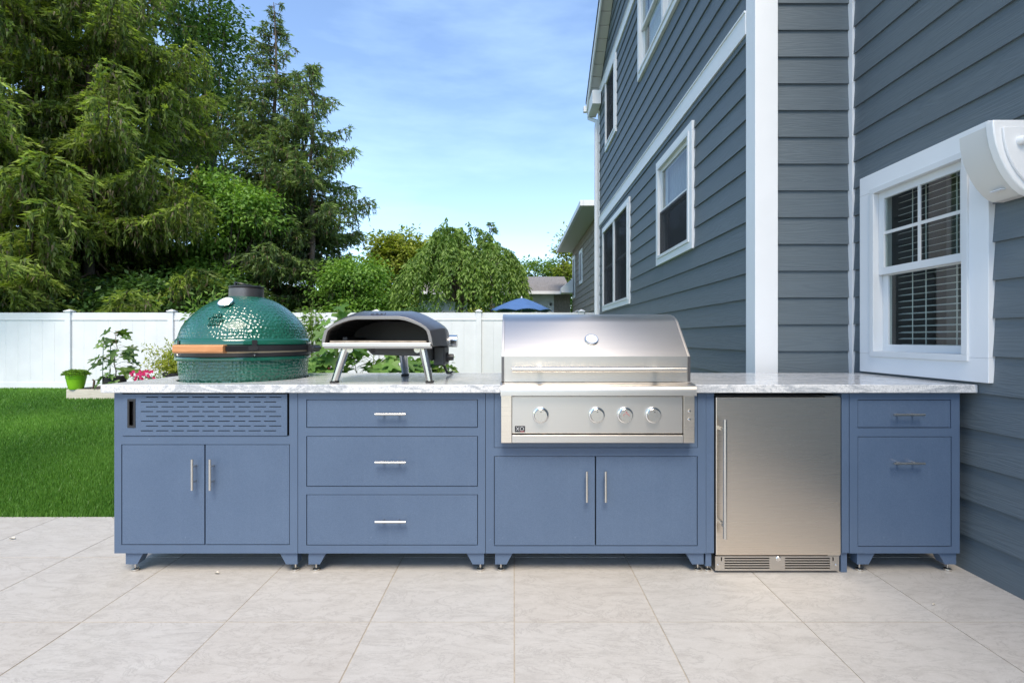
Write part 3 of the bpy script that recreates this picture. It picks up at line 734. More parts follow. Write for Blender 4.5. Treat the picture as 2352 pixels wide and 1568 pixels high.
# ================================================================== GAS GRILL
gr = thing('gas_grill', (0.395, 2.6, 0.645), 'built in stainless steel gas grill with closed hood and four knobs', 'grill')
HX0, HX1 = -0.058, 0.849
prof = [(2.352, 0.929), (2.350, 1.0515), (2.352, 1.0535), (2.518, 1.2215), (2.545, 1.239), (2.585, 1.254), (2.64, 1.265), (2.70, 1.270), (2.86, 1.262), (2.915, 1.235), (2.93, 1.15), (2.93, 0.929)]
hood = MB().prism(prof[::-1], 'x', HX0 + 0.012, HX1 - 0.012).build('hood', 'steel', gr, smooth=25)
hood.data.materials.append(MAT['steel'])
prof2 = [(y - 0.0025 if y < 2.6 else y, z + 0.001) for y, z in prof]
for xa, xb in ((HX0, HX0 + 0.0115), (HX1 - 0.0115, HX1)):
    MB().prism(prof2[::-1], 'x', xa, xb).build('hood_end', 'gunmetal' if False else 'steel', gr, smooth=25)
B('hood_edge_strip', 'gunmetal', gr, (HX0 - 0.001, HX0 + 0.011, 2.3455, 2.3494, 0.931, 1.050))
B('hood_edge_strip', 'gunmetal', gr, (HX1 - 0.011, HX1 + 0.001, 2.3455, 2.3494, 0.931, 1.050))
zc = PZ(848.5, 2.275); xh0, xh1 = PX(1177, 2.275), PX(1577, 2.275)
hb = MB().tube([(xh0, 2.280, zc), (xh1, 2.280, zc)], 0.0125, 24).build('handle', 'chrome', hood, smooth=True); hb.data.materials[0] = MAT['nickel']
for xx in (PX(1241, 2.3), PX(1512, 2.3)):
    B('handle_post', 'nickel', hood, (xx - 0.012, xx + 0.012, 2.284, 2.3505, zc - 0.009, zc + 0.009), bevel=0.002)
# thermometer in the sloped hood face
sl = Vector((0, 2.518 - 2.352, 1.2215 - 1.0535)).normalized(); nrm = Vector((0, -sl.z, sl.y))
pt = Vector((PX(1360.5, 2.40), 2.352, 1.0535)) + sl * 0.108
Mt = Matrix.Translation(pt) @ Matrix((( 1, 0, 0, 0), (0, sl.y, nrm.y, 0), (0, sl.z, nrm.z, 0), (0, 0, 0, 1)))
def xform(mb, M_): mb.v = [tuple(M_ @ Vector(p)) for p in mb.v]; return mb
th = xform(MB().lathe([(0.0325, -0.001), (0.0345, 0.006), (0.0325, 0.0095), (0.029, 0.0095), (0.0285, 0.006)], (0, 0, 0), 40), Mt).build('thermometer', 'chrome', hood, smooth=True)
def dial_face(par, M_, r, ticks, z, big=True):
    global world_loc
    xform(MB().lathe([(0.0, z), (r, z)], (0, 0, 0), 40), M_).build('dial', 'dial', par)
    mb = MB()
    for q in range(ticks):
        a = R(-130 + 260 * q / (ticks - 1)); l0, l1 = r * 0.74, r * (0.9 if q % 2 else 0.93)
        mb2 = MB().box(-r * 0.022, r * 0.022, l0, l1, z + 0.0003, z + 0.0006); mb2.v = [tuple(Matrix.Rotation(-a, 4, 'Z') @ Vector(p)) for p in mb2.v]
        mb.add(mb2.v, mb2.f)
    a = R(215); mb2 = MB().box(-r * 0.03, r * 0.03, -r * 0.28, r * 0.7, z + 0.001, z + 0.0016); mb2.v = [tuple(Matrix.Rotation(-a, 4, 'Z') @ Vector(p)) for p in mb2.v]; mb.add(mb2.v, mb2.f)
    xform(mb, M_).build('needle_and_marks', 'dark', par)
dial_face(hood, Mt, 0.0284, 15, 0.0062)
# nosing below the hood
NX0, NX1 = -0.0615, 0.8525
nose = [(2.352, 0.927)]
for q in range(7):
    a = R(90 * q / 6); nose.append((2.298 - 0.028 * math.sin(a), 0.892 + 0.030 * math.cos(a)))
nose += [(2.270, 0.8705), (2.2995, 0.8705), (2.352, 0.895)]
MB().prism(nose, 'x', NX0, NX1).build('nosing', 'steel', gr, smooth=30)
# control panel, side posts and drip tray front
PY = 2.300; z_top, z_bot = 0.870, 0.6455
sx0, sx1 = PX(1176, PY), PX(1568.5, PY); ex0, ex1 = PX(1151, PY), PX(1595.5, PY)
B('side_post', 'steel_v', gr, (ex0, sx0 - 0.0012, PY, D0 + 0.06, z_bot, z_top), bevel=0.0015)
sp = B('side_post', 'steel_v', gr, (sx1 + 0.0035, ex1, PY, D0 + 0.06, z_bot, z_top), bevel=0.0015)
panel = B('control_panel', 'steel', gr, (sx0, sx1, PY + 0.004, PY + 0.05, PZ(995.0, PY), z_top - 0.006), bevel=0.0012)
B('drip_tray_front', 'steel', gr, (sx0, sx1 + 0.001, PY - 0.004, PY + 0.05, z_bot + 0.001, PZ(998.5, PY)), bevel=0.002)
B('firebox', 'blackmetal', gr, (GX0 + 0.022, GX1 - 0.022, PY + 0.0505, 2.90, 0.665, 0.926))
for py in (944, 963):
    MB().lathe([(0, -0.004), (0.005, -0.0035), (0.0075, -0.001), (0.008, 0.0005)], (PX(1583, PY), PY, PZ(py, PY)), 20, 'y').build('screw', 'chrome', sp, smooth=True)
for i, px in enumerate((1242, 1371, 1436.5, 1501.5)):
    kx, kz = PX(px, PY - 0.01), PZ(953.5, PY - 0.01)
    kb = MB().lathe([(0.0385, 0.0), (0.0385, -0.006), (0.0365, -0.011), (0.031, -0.0125), (0.0305, -0.008)], (kx, PY + 0.004, kz), 48, 'y').build('knob_bezel', 'chrome', panel, smooth=True)
    kn = MB().lathe([(0.0300, -0.004), (0.0298, -0.030), (0.0285, -0.0322), (0.0, -0.0322)], (kx, PY + 0.004, kz), 48, 'y').build('knob', 'nickel', panel, smooth=True)
    yk = PY + 0.004 - 0.0325
    MB().add([(kx - 0.003, yk, kz + 0.016), (kx + 0.003, yk, kz + 0.016), (kx, yk, kz + 0.022)], [(0, 1, 2)]).build('pointer_mark', 'redprint' if i == 2 else 'dark', kb)
    if i == 2:
        word = 'SEAR BURNER'; rr = 0.0135
        for q, ch in enumerate(word):
            if ch == ' ': continue
            a = R(78 - 156 * q / (len(word) - 1))
            M_ = Matrix.Translation((kx - rr * math.sin(a), yk - 0.0001, kz + rr * math.cos(a) - 0.002)) @ Matrix.Rotation(R(90), 4, 'X') @ Matrix.Rotation(a, 4, 'Z')
            text(ch, 0.0058, 0.0001, 'redprint', 'printed_letter', kb, M_)
bx0, bx1, bz0, bz1 = PX(1182.5, PY), PX(1206, PY), PZ(992, PY), PZ(978, PY)
bd = B('badge', 'blackmetal', panel, (bx0, bx1, PY + 0.001, PY + 0.0045, bz0, bz1), bevel=0.0008)
text('XO', 0.026, 0.0006, 'chrome', 'badge_letters', panel, Matrix.Translation(((bx0 + bx1) / 2, PY + 0.0006, (bz0 + bz1) / 2)) @ Matrix.Rotation(R(90), 4, 'X'))
B('badge_underline', 'redprint', panel, ((bx0 + bx1) / 2 + 0.002, bx1 - 0.004, PY + 0.0002, PY + 0.0009, bz0 + 0.001, bz0 + 0.0035))

# ================================================================== KAMADO
kx, ky = KC
km = thing('kamado_grill', (kx, ky, CT_Z), 'green dimpled ceramic kamado grill with wooden handle, set into the countertop', 'grill')
MB().lathe([(0.0, 0.70), (0.20, 0.70), (0.285, 0.78), (0.310, 0.88), (0.317, 0.93), (0.322, 0.985), (0.323, 1.021), (0.30, 1.0215)], (kx, ky, 0), 128).build('base', 'green_glaze', km, smooth=True)
MB().lathe([(0.30, 1.0217), (0.330, 1.0217), (0.335, 1.025), (0.336, 1.034), (0.333, 1.042), (0.30, 1.0435)], (kx, ky, 0), 128).build('base_lip', 'green_smooth', km, smooth=True)
def band(z0, z1, r, nm):
    return MB().lathe([(0.31, z0), (r, z0), (r + 0.0035, z0 + 0.0015), (r + 0.0035, z1 - 0.0015), (r, z1), (0.31, z1)], (kx, ky, 0), 128).build(nm, 'blackmetal', km, smooth=True)
lowb = band(1.0438, 1.064, 0.333, 'lower_band')
MB().lathe([(0.30, 1.0642), (0.331, 1.0642), (0.332, 1.0675), (0.331, 1.0715), (0.30, 1.0715)], (kx, ky, 0), 96).build('felt_gasket', 'gasket', km, smooth=True)
upb = band(1.0718, 1.1035, 0.333, 'upper_band')
MB().lathe([(0.30, 1.1037), (0.332, 1.1037), (0.337, 1.107), (0.337, 1.124), (0.331, 1.1335), (0.326, 1.137), (0.30, 1.1372)], (kx, ky, 0), 128).build('lid_lip', 'green_smooth', km, smooth=True)
# smooth dome profile through measured points
dp = [(0.326, 1.1374), (0.322, 1.150), (0.309, 1.190), (0.291, 1.222), (0.263, 1.257), (0.226, 1.2945), (0.188, 1.325), (0.148, 1.348), (0.108, 1.3635), (0.085, 1.3695)]
def catmull(pts, n):
    o_ = []
    for i in range(len(pts) - 1):
        p0, p1, p2, p3 = pts[max(i - 1, 0)], pts[i], pts[i + 1], pts[min(i + 2, len(pts) - 1)]
        for q in range(n):
            t_ = q / n
            o_.append(tuple(0.5 * (2 * b_ + (c_ - a_) * t_ + (2 * a_ - 5 * b_ + 4 * c_ - d_) * t_ ** 2 + (3 * b_ - a_ - 3 * c_ + d_) * t_ ** 3) for a_, b_, c_, d_ in zip(p0, p1, p2, p3)))
    return o_ + [pts[-1]]
lid = MB().lathe(catmull(dp, 5), (kx, ky, 0), 144).build('lid', 'green_glaze', km, smooth=60)
MB().lathe([(0.080, 1.360), (0.088, 1.366), (0.0885, 1.372), (0.0885, 1.414), (0.085, 1.4165), (0.0, 1.4165)], (kx, ky, 0), 64).build('chimney_collar', 'gunmetal', km, smooth=True)
MB().lathe([(0.0, 1.4168), (0.083, 1.4168), (0.084, 1.4185), (0.084, 1.4195), (0.089, 1.4205), (0.089, 1.4275), (0.086, 1.4295), (0.0, 1.4305)], (kx, ky, 0), 64).build('vent_cap', 'blackmetal', km, smooth=True)
flap = MB().lathe([(0.0, 0.0), (0.042, 0.0), (0.045, 0.003), (0.043, 0.0075), (0.0, 0.009)], (0, 0, 0), 40)
xform(flap, Matrix.Translation((kx - 0.012, ky - 0.01, 1.4385)) @ Matrix.Rotation(R(12), 4, 'Y')).build('vent_flap', 'blackmetal', km, smooth=True)
MB().tube([(kx - 0.052, ky - 0.02, 1.4305), (kx - 0.048, ky - 0.02, 1.452)], 0.009, 12).build('flap_knob', 'blackmetal', km, smooth=True)
# thermometer
rT, zT = 0.196, 1.319; nT = Vector((0, -0.62, 0.78)).normalized(); uT = Vector((1, 0, 0)); vT = nT.cross(uT)
MT = Matrix.Translation(Vector((kx + 0.002, ky - rT, zT)) + nT * 0.004) @ Matrix(((uT.x, vT.x, nT.x, 0), (uT.y, vT.y, nT.y, 0), (uT.z, vT.z, nT.z, 0), (0, 0, 0, 1)))
thm = xform(MB().lathe([(0.010, -0.012), (0.036, 0.002), (0.0385, 0.006), (0.0385, 0.012), (0.036, 0.0135), (0.0345, 0.011)], (0, 0, 0), 40), MT).build('thermometer', 'chrome', lid, smooth=True)
dial_face(lid, MT, 0.0345, 17, 0.0112)
# raised lettering
nL = Vector((0, -0.845, 0.535)).normalized(); uL = Vector((1, 0, 0)); vL = nL.cross(uL)
ML = Matrix.Translation(Vector((kx, ky - 0.286, 1.232)) + nL * 0.0015) @ Matrix(((uL.x, vL.x, nL.x, 0), (uL.y, vL.y, nL.y, 0), (uL.z, vL.z, nL.z, 0), (0, 0, 0, 1)))
lt = text('BIG\nGreen\nEGG', 0.030, 0.0042, 'green_smooth', 'raised_lettering', lid, ML, spacing=0.82, bev=0.0013)
# wooden handle and its arms
hz = 1.0865; hy = ky - 0.392
mb = MB(); s_ = 0.0205; ch = 0.007
poly = [(hy - s_ + ch, hz - s_), (hy + s_ - ch, hz - s_), (hy + s_, hz - s_ + ch), (hy + s_, hz + s_ - ch), (hy + s_ - ch, hz + s_), (hy - s_ + ch, hz + s_), (hy - s_, hz + s_ - ch), (hy - s_, hz - s_ + ch)]
MB().prism(poly, 'x', kx - 0.132, kx + 0.112).build('handle', 'handle_wood', km, bevel=0.003)
for sg in (-1, 1):
    xe = kx + (0.112 if sg > 0 else -0.132)
    pa = Vector((xe + sg * 0.001, hy, hz)); pb = Vector((kx + sg * 0.175, ky - 0.3035, hz + 0.002)); pc = Vector((kx + sg * 0.21, ky - 0.281, hz + 0.002))
    mb = MB()
    for p, q in ((pa, pb), (pb, pc)):
        d_ = (q - p).normalized(); n_ = Vector((d_.y, -d_.x, 0)) * 0.0028
        mb.add([p - n_ - Vector((0, 0, .011)), q - n_ - Vector((0, 0, .011)), q + n_ - Vector((0, 0, .011)), p + n_ - Vector((0, 0, .011)), p - n_ + Vector((0, 0, .011)), q - n_ + Vector((0, 0, .011)), q + n_ + Vector((0, 0, .011)), p + n_ + Vector((0, 0, .011))],
               [(0, 3, 2, 1), (4, 5, 6, 7), (0, 1, 5, 4), (1, 2, 6, 5), (2, 3, 7, 6), (3, 0, 4, 7)])
    mb.build('handle_arm', 'blackmetal', km)
    th0 = math.atan2(-0.281, sg * 0.195)
    MB().lathe([(0.338, 1.072), (0.3405, 1.072), (0.3405, 1.130), (0.338, 1.130)], (kx, ky, 0), 6, 'z', th0 - 0.035, th0 + 0.035).build('strap', 'blackmetal', km)
    for off, zz in ((-0.03, 1.090), (0.03, 1.090), (0.0, 1.054)):
        a = th0 + off; cpt = Vector((kx + 0.342 * math.cos(a), ky + 0.342 * math.sin(a), zz)); rd = Vector((math.cos(a), math.sin(a), 0)); tn = Vector((-math.sin(a), math.cos(a), 0))
        Mb = Matrix.Translation(cpt) @ Matrix(((tn.x, 0, rd.x, 0), (tn.y, 0, rd.y, 0), (0, 1, 0, 0), (0, 0, 0, 1)))
        xform(MB().lathe([(0.0055, -0.008), (0.0055, 0.001), (0.004, 0.0035), (0, 0.004)], (0, 0, 0), 14), Mb).build('bolt', 'chrome', km, smooth=True)
# rear hinge (toward the right-hand side)
a = R(12)
hp = Vector((kx + 0.35 * math.cos(a), ky + 0.35 * math.sin(a), 1.075))
mb = MB().box(hp.x - 0.014, hp.x + 0.022, hp.y - 0.05, hp.y + 0.05, 1.062, 1.100).tube([(hp.x + 0.02, hp.y - 0.055, 1.083), (hp.x + 0.02, hp.y + 0.055, 1.083)], 0.011, 12)
mb.tube([(hp.x + 0.005, hp.y - 0.03, 1.058), (hp.x + 0.03, hp.y - 0.03, 1.090)], 0.006, 8)
mb.build('hinge', 'blackmetal', km)

# ================================================================== PIZZA OVEN
ox = -0.661
ov = thing('pizza_oven', (ox, 2.6, CT_Z), 'dark grey arched pizza oven on three folding steel legs', 'pizza oven')
def sect(y, hw, zb, k=1.0, zs=1.0):
    base = [(1.0, 0.0), (0.975, 0.30), (0.945, 0.50), (0.885, 0.625), (0.79, 0.745), (0.64, 0.88), (0.53, 0.955), (0.40, 1.0)]
    H = zs
    pts = [(ox + hw * a, zb + H * c_) for a, c_ in base]
    return [(x, y, z) for x, z in pts] + [(2 * ox - x, y, z) for x, z in reversed(pts)]
SECS = [sect(2.360, 0.270, 1.103, zs=0.142), sect(2.40, 0.277, 1.101, zs=0.157), sect(2.560, 0.312, 1.098, zs=0.183), sect(2.74, 0.308, 1.098, zs=0.172), sect(2.88, 0.255, 1.098, zs=0.125)]
def loft(mb, secs, closed_end=True):
    n = len(secs[0]); vs = [p for s_ in secs for p in s_]; fs = []
    for i in range(len(secs) - 1):
        for k in range(n - 1): fs.append((i * n + k, i * n + k + 1, (i + 1) * n + k + 1, (i + 1) * n + k))
    if closed_end: fs.append(tuple(range((len(secs) - 1) * n, len(secs) * n)))
    return mb.add(vs, fs)
sh = loft(MB(), SECS).build('shell', 'oven_shell', ov, smooth=24)
sh.modifiers.new('bevel', 'BEVEL').width = 0.004; sh.modifiers['bevel'].segments = 3; sh.modifiers['bevel'].limit_method = 'ANGLE'; sh.modifiers['bevel'].angle_limit = R(24)
# rim: between outer and inner front arches
inner = lambda y, hw, zs, zb=1.118: sect(y, hw, zb, zs=zs)
o_, i_ = SECS[0], inner(2.360, 0.252, 0.112)
mb = MB(); n = len(o_); o2 = [(x, y - 0.003, z) for x, y, z in o_]; i2 = [(x, y - 0.003, z) for x, y, z in i_]; i3 = [(x, y + 0.03, z) for x, y, z in i_]
mb.add(o_ + o2 + i2 + i3, [(a * n + k, a * n + k + 1, (a + 1) * n + k + 1, (a + 1) * n + k) for a in range(3) for k in range(n - 1)]).build('front_rim', 'oven_edge', ov, bevel=0.0015)
loft(MB(), [i3, inner(2.56, 0.275, 0.135), inner(2.80, 0.262, 0.115)]).build('oven_cavity', 'oven_inner', ov)
B('stone', 'oven_stone', ov, (ox - 0.235, ox + 0.235, 2.372, 2.79, 1.1175, 1.1265), bevel=0.002)
B('burner_shield', 'oven_inner', ov, (ox - 0.20, ox - 0.175, 2.45, 2.75, 1.127, 1.145), bevel=0.003)
B('base_tray', 'steel', ov, (ox - 0.262, ox + 0.262, 2.348, 2.85, 1.0965, 1.1170), bevel=0.003)
B('tray_lip', 'oven_edge', ov, (ox - 0.250, ox + 0.268, 2.343, 2.3475, 1.089, 1.100), bevel=0.001)
bu = MB().prism([(ox - 0.095 - .02, 1.0962), (ox - 0.07, 1.052), (ox + 0.20, 1.046), (ox + 0.235, 1.02), (ox + 0.235, 1.0962)], 'y', 2.52, 2.76)
bu.build('burner_housing', 'oven_under', ov, bevel=0.004)
B('control_box', 'oven_under', ov, (ox + 0.2355, ox + 0.295, 2.58, 2.76, 0.994, 1.0962), bevel=0.008)
mb = MB().lathe([(0.026, 0.0), (0.026, 0.008), (0.018, 0.010), (0.0175, 0.036), (0.0, 0.037)], (ox + 0.295, 2.67, 1.035), 24, 'x'); mb.build('control_knob', 'blackmetal', ov, smooth=True)
for zz in (1.082, 1.068): B('vent_slot', 'dark', ov, (ox - 0.075 + 0.0, ox - 0.055, 2.5165, 2.5198, zz - 0.003, zz + 0.003))
gb_ = MB().tube([(ox + 0.20, 2.90, 1.122), (ox + 0.325, 2.90, 1.122)], 0.036, 20); gb_.build('rear_burner_tube', 'chrome', ov, smooth=True)
B('rear_bracket', 'oven_under', ov, (ox + 0.19, ox + 0.23, 2.87, 2.93, 1.09, 1.15))
MB().tube([(ox + 0.262, 2.74, 1.0), (ox + 0.262, 2.85, 0.96), (ox + 0.262, 2.93, 0.93), (ox + 0.27, 2.985, 0.926), (ox + 0.27, 3.10, 0.926)], 0.007, 10).build('gas_hose', 'rubber', ov, smooth=True)
def oleg(xt, xb, yt, yb, w0, w1):
    zt, zb = 1.0963, CT_Z + 0.010; dpt = 0.020
    mb = MB(); vs = []
    for x, y, z, w_ in ((xb, yb, zb, w1), (xt, yt, zt, w0)):
        vs += [(x - w_, y - dpt * .3, z), (x - w_ * .25, y - dpt, z), (x + w_ * .45, y - dpt, z), (x + w_, y - dpt * .3, z), (x + w_, y + dpt, z), (x - w_, y + dpt, z)]
    mb.add(vs, [(5, 4, 3, 2, 1, 0), (6, 7, 8, 9, 10, 11)] + [(k, (k + 1) % 6, 6 + (k + 1) % 6, 6 + k) for k in range(6)])
    lg = mb.build('leg', 'chrome', ov, bevel=0.0015); lg.data.materials[0] = MAT['leg_steel']
    B('rubber_foot', 'rubber', ov, (xb - w1 - 0.001, xb + w1 + 0.001, yb - dpt - 0.001, yb + dpt + 0.001, CT_Z + 0.0002, CT_Z + 0.0098), bevel=0.001)
    MB().lathe([(0, -0.004), (0.016, -0.004), (0.017, 0.002)], (xt + (0.024 if xt < ox else -0.024), yt - 0.010, zt - 0.014), 18, 'y').build('leg_hinge', 'leg_steel', ov, smooth=True)
plain('leg_steel', (0.62, 0.61, 0.60), 0.22, metal=1.0)
oleg(ox - 0.178, ox - 0.232, 2.435, 2.43, 0.021, 0.0155)
oleg(ox + 0.205, ox + 0.242, 2.435, 2.43, 0.021, 0.0165)
oleg(ox + 0.012, ox + 0.020, 2.83, 2.88, 0.024, 0.018)
nO = Vector((0, -0.3, 0.95)).normalized()
text('ooni', 0.042, 0.0012, 'oven_shell', 'raised_lettering', ov, Matrix.Translation((ox - 0.005, 2.395, 1.2575)) @ Matrix.Rotation(R(24), 4, 'X'))

# ================================================================== FENCE
FD = 11.6; FZ0 = -0.075; FTOP = PZ(718, FD)
fn = thing('fence', (-3, FD, FZ0), 'white vinyl privacy fence with capped posts across the back of the lawn', 'fence')
pxs = [1335 - 235 * k for k in range(0, 9)]
posts = [PX(p, FD) for p in pxs]
for x in posts:
    po = B('post', 'white_vinyl', fn, (x - 0.063, x + 0.063, FD - 0.063, FD + 0.063, FZ0 - 0.02, FTOP + 0.02), bevel=0.004)
    MB().prism([(x - 0.082, FD - 0.082), (x + 0.082, FD - 0.082), (x + 0.082, FD + 0.082), (x - 0.082, FD + 0.082)], 'z', FTOP + 0.0205, FTOP + 0.045).add(
        [(x - 0.07, FD - 0.07, FTOP + 0.0452), (x + 0.07, FD - 0.07, FTOP + 0.0452), (x + 0.07, FD + 0.07, FTOP + 0.0452), (x - 0.07, FD + 0.07, FTOP + 0.0452), (x, FD, FTOP + 0.082)],
        [(0, 1, 4), (1, 2, 4), (2, 3, 4), (3, 0, 4), (3, 2, 1, 0)]).build('post_cap', 'white_vinyl', po)
edges = sorted(posts)
spans = list(zip(edges[:-1], edges[1:])) + [(edges[-1], edges[-1] + 1.2)]
for a, c_ in spans:
    a += 0.0635; c_ -= 0.0635
    pn = MB().prism([(FD - 0.020, FTOP), (FD - 0.020, FTOP - 0.160), (FD - 0.027, FTOP - 0.164), (FD - 0.027, FTOP - 0.176), (FD - 0.012, FTOP - 0.178), (FD + 0.02, FTOP - 0.178), (FD + 0.02, FTOP)], 'x', a, c_).build('top_rail', 'white_vinyl', fn, bevel=0.002)
    B('bottom_rail', 'white_vinyl', fn, (a, c_, FD - 0.020, FD + 0.020, FZ0 + 0.005, FZ0 + 0.165), bevel=0.004)
    nb = 8; bw = (c_ - a) / nb
    for q in range(nb):
        MB().prism([(a + q * bw + 0.0004, FD - 0.008), (a + q * bw + 0.006, FD - 0.0115), (a + (q + 1) * bw - 0.006, FD - 0.0115), (a + (q + 1) * bw - 0.0004, FD - 0.008), (a + (q + 1) * bw - 0.0004, FD + 0.012), (a + q * bw + 0.0004, FD + 0.012)], 'z', FZ0 + 0.1655, FTOP - 0.1785).build('board', 'white_vinyl', pn)

# ================================================================== VEGETATION HELPERS
def unit(a): return a / np.maximum(np.linalg.norm(a, axis=1, keepdims=True), 1e-9)
def leaf_arrays(c, d, nrm, ln, wd, curl=0.15):
    """folded rhombic leaves: base c, direction d, facing nrm"""
    d = unit(d); s_ = unit(np.cross(d, nrm)); u = np.cross(s_, d)
    ln = ln[:, None]; wd = wd[:, None]
    mid = c + d * ln * 0.45
    V = np.stack([c, mid + s_ * wd * 0.5 + u * ln * curl * 0.5, c + d * ln - u * ln * curl, mid - s_ * wd * 0.5 + u * ln * curl * 0.5], 1)
    return V
def leaves_obj(name, V, rnd, mat, parent):
    n = len(V); off = np.array(world_loc(parent)) if parent is not None else np.zeros(3)
    i = np.arange(n)[:, None] * 4
    F = np.concatenate([i + np.array([[0, 1, 2]]), i + np.array([[0, 2, 3]])], 0)
    o = tri_mesh(name, (V - off).reshape(-1, 3), F, np.concatenate([rnd, rnd]), mat, parent)
    return o
def rdir(n):
    a = RNG.normal(size=(n, 3)); return unit(a)

def spruce(label, base, H, half, trunk_r, z_lo, nl, mat, seed, droop=0.30, hang=0.5, spray=0.12, dens=1.0, shape=0.85, azr=None, curve=None, zclip=1.9):
    """Norway spruce: limbs sag then lift at the tips; branchlets hang like curtains"""
    g = np.random.default_rng(seed)
    th = thing('spruce_tree', base, label, 'tree')
    b = np.array(base)
    mb = MB(); n_ = 10
    mb.tube([(base[0] + 0.06 * math.sin(k * 1.7), base[1], base[2] + H * k / n_) for k in range(n_ + 1)], [trunk_r * (1 - k / n_) ** 0.9 + 0.012 for k in range(n_ + 1)], 10)
    mb.build('trunk', 'bark', th, smooth=True)
    C = []; Dv = []; Nn = []; Ln = []; Rn = []; lb = MB()
    for i in range(nl):
        t_ = (i + g.uniform(-.5, .5)) / nl; t_ = min(max(t_, 0.0), 0.995)
        z = z_lo + (H - z_lo) * t_
        az = g.uniform(0, 2 * math.pi) if azr is None else g.uniform(*azr)
        f_ = (1 - t_) ** shape if curve is None else curve(t_)
        Ll = max(0.22, half * f_ * g.uniform(0.72, 1.12))
        ns = max(4, int(Ll / 0.16))
        s_ = np.linspace(0, 1, ns)
        out_ = np.array([math.cos(az), math.sin(az), 0]); side = np.array([-math.sin(az), math.cos(az), 0])
        up0 = 0.25 * t_ - 0.10
        zz = Ll * (up0 * s_ - droop * (1 - t_ * 0.7) * (s_ * (1.35 - s_)) * 0.9 + 0.16 * s_ ** 3)
        pts = b + np.array([0, 0, z]) + out_ * (Ll * s_)[:, None] + np.array([0, 0, 1.0]) * zz[:, None] + side * (0.06 * Ll * np.sin(s_ * 3 + i))[:, None]
        if pts[:, 2].min() > zclip and (pts[:, 1].min() > 12.0 or pts[:, 2].min() > 2.6): lb.tube([tuple(p) for p in pts[::max(1, ns // 5)]], [max(0.006, 0.012 + 0.022 * Ll / 3 * (1 - k / 6)) for k in range(len(pts[::max(1, ns // 5)]))], 4, cap=False)
        # laterals
        for k in range(1, ns):
            sl_ = s_[k]
            if z > 13.5 and g.random() < 0.55: continue
            p = pts[k]; tone = g.uniform(-0.25, 0.25)
            for sg in (-1, 1):
                nl2 = max(1, int(round(1.6 * dens)))
                for _ in range(nl2):
                    l2 = Ll * 0.30 * (1 - 0.55 * sl_) * g.uniform(0.5, 1.15) + 0.10
                    d2 = out_ * g.uniform(0.3, 0.8) + side * sg * g.uniform(0.5, 1.0) + np.array([0, 0, g.uniform(-0.25, 0.12)]); d2 /= np.linalg.norm(d2)
                    m_ = max(3, int(l2 / (spray * 0.20)))
                    q = np.linspace(0.05, 1, m_)[:, None]
                    c_ = p + d2 * l2 * q + np.array([0, 0, -0.35 * l2]) * q ** 2 + g.normal(0, 0.022, (m_, 3))
                    C.append(c_); dd = d2 + g.normal(0, 0.28, (m_, 3)) + np.array([0, 0, -0.45]) * q; Dv.append(dd); Ln.append(spray * g.uniform(0.7, 1.3, m_)); Rn.append(np.clip(0.40 + tone + 0.45 * q[:, 0] * sl_ + g.normal(0, 0.13, m_), 0.14, 1))  # upper sprays paler toward the tips: sunlight put into the colour
                    # hanging branchlets
                    if g.random() < 0.75 * hang * 2:
                        hl = hang * (0.35 + 0.65 * (1 - t_)) * g.uniform(0.3, 1.1)
                        m2 = max(3, int(hl / (spray * 0.20))); q2 = np.linspace(0.03, 1, m2)[:, None]
                        st = p + d2 * l2 * g.uniform(0.15, 1.0)
                        c_ = st + np.array([0, 0, -hl]) * q2 + d2 * 0.10 * hl * q2 + g.normal(0, 0.020, (m2, 3))
                        C.append(c_); Dv.append(np.array([0, 0, -1.0]) + g.normal(0, 0.26, (m2, 3))); Ln.append(spray * g.uniform(0.7, 1.25, m2)); Rn.append(np.where(g.random(m2) < 0.16, 0.05, np.clip(0.32 + tone + g.normal(0, 0.15, m2), 0.14, 1)))  # hanging sprays darker, shade put into the colour; some are brown twigs
    lb.build('limbs', 'twig', th)
    C = np.concatenate(C); Dv = np.concatenate(Dv); Ln = np.concatenate(Ln); Rn = np.concatenate(Rn)
    ok = (C[:, 2] > zclip) & ((C[:, 1] > 12.1) | (C[:, 2] > 2.6))
    C, Dv, Ln, Rn = C[ok], Dv[ok], Ln[ok], Rn[ok]
    d_ = unit(Dv); s_ = unit(np.cross(d_, rdir(len(C)))) * (Ln * 0.15)[:, None]      # needle sprays: slim triangles
    V = np.stack([C - s_, C + s_, C + d_ * Ln[:, None]], 1) - np.array(world_loc(th))
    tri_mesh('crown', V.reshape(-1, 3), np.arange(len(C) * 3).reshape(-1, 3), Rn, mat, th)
    return th

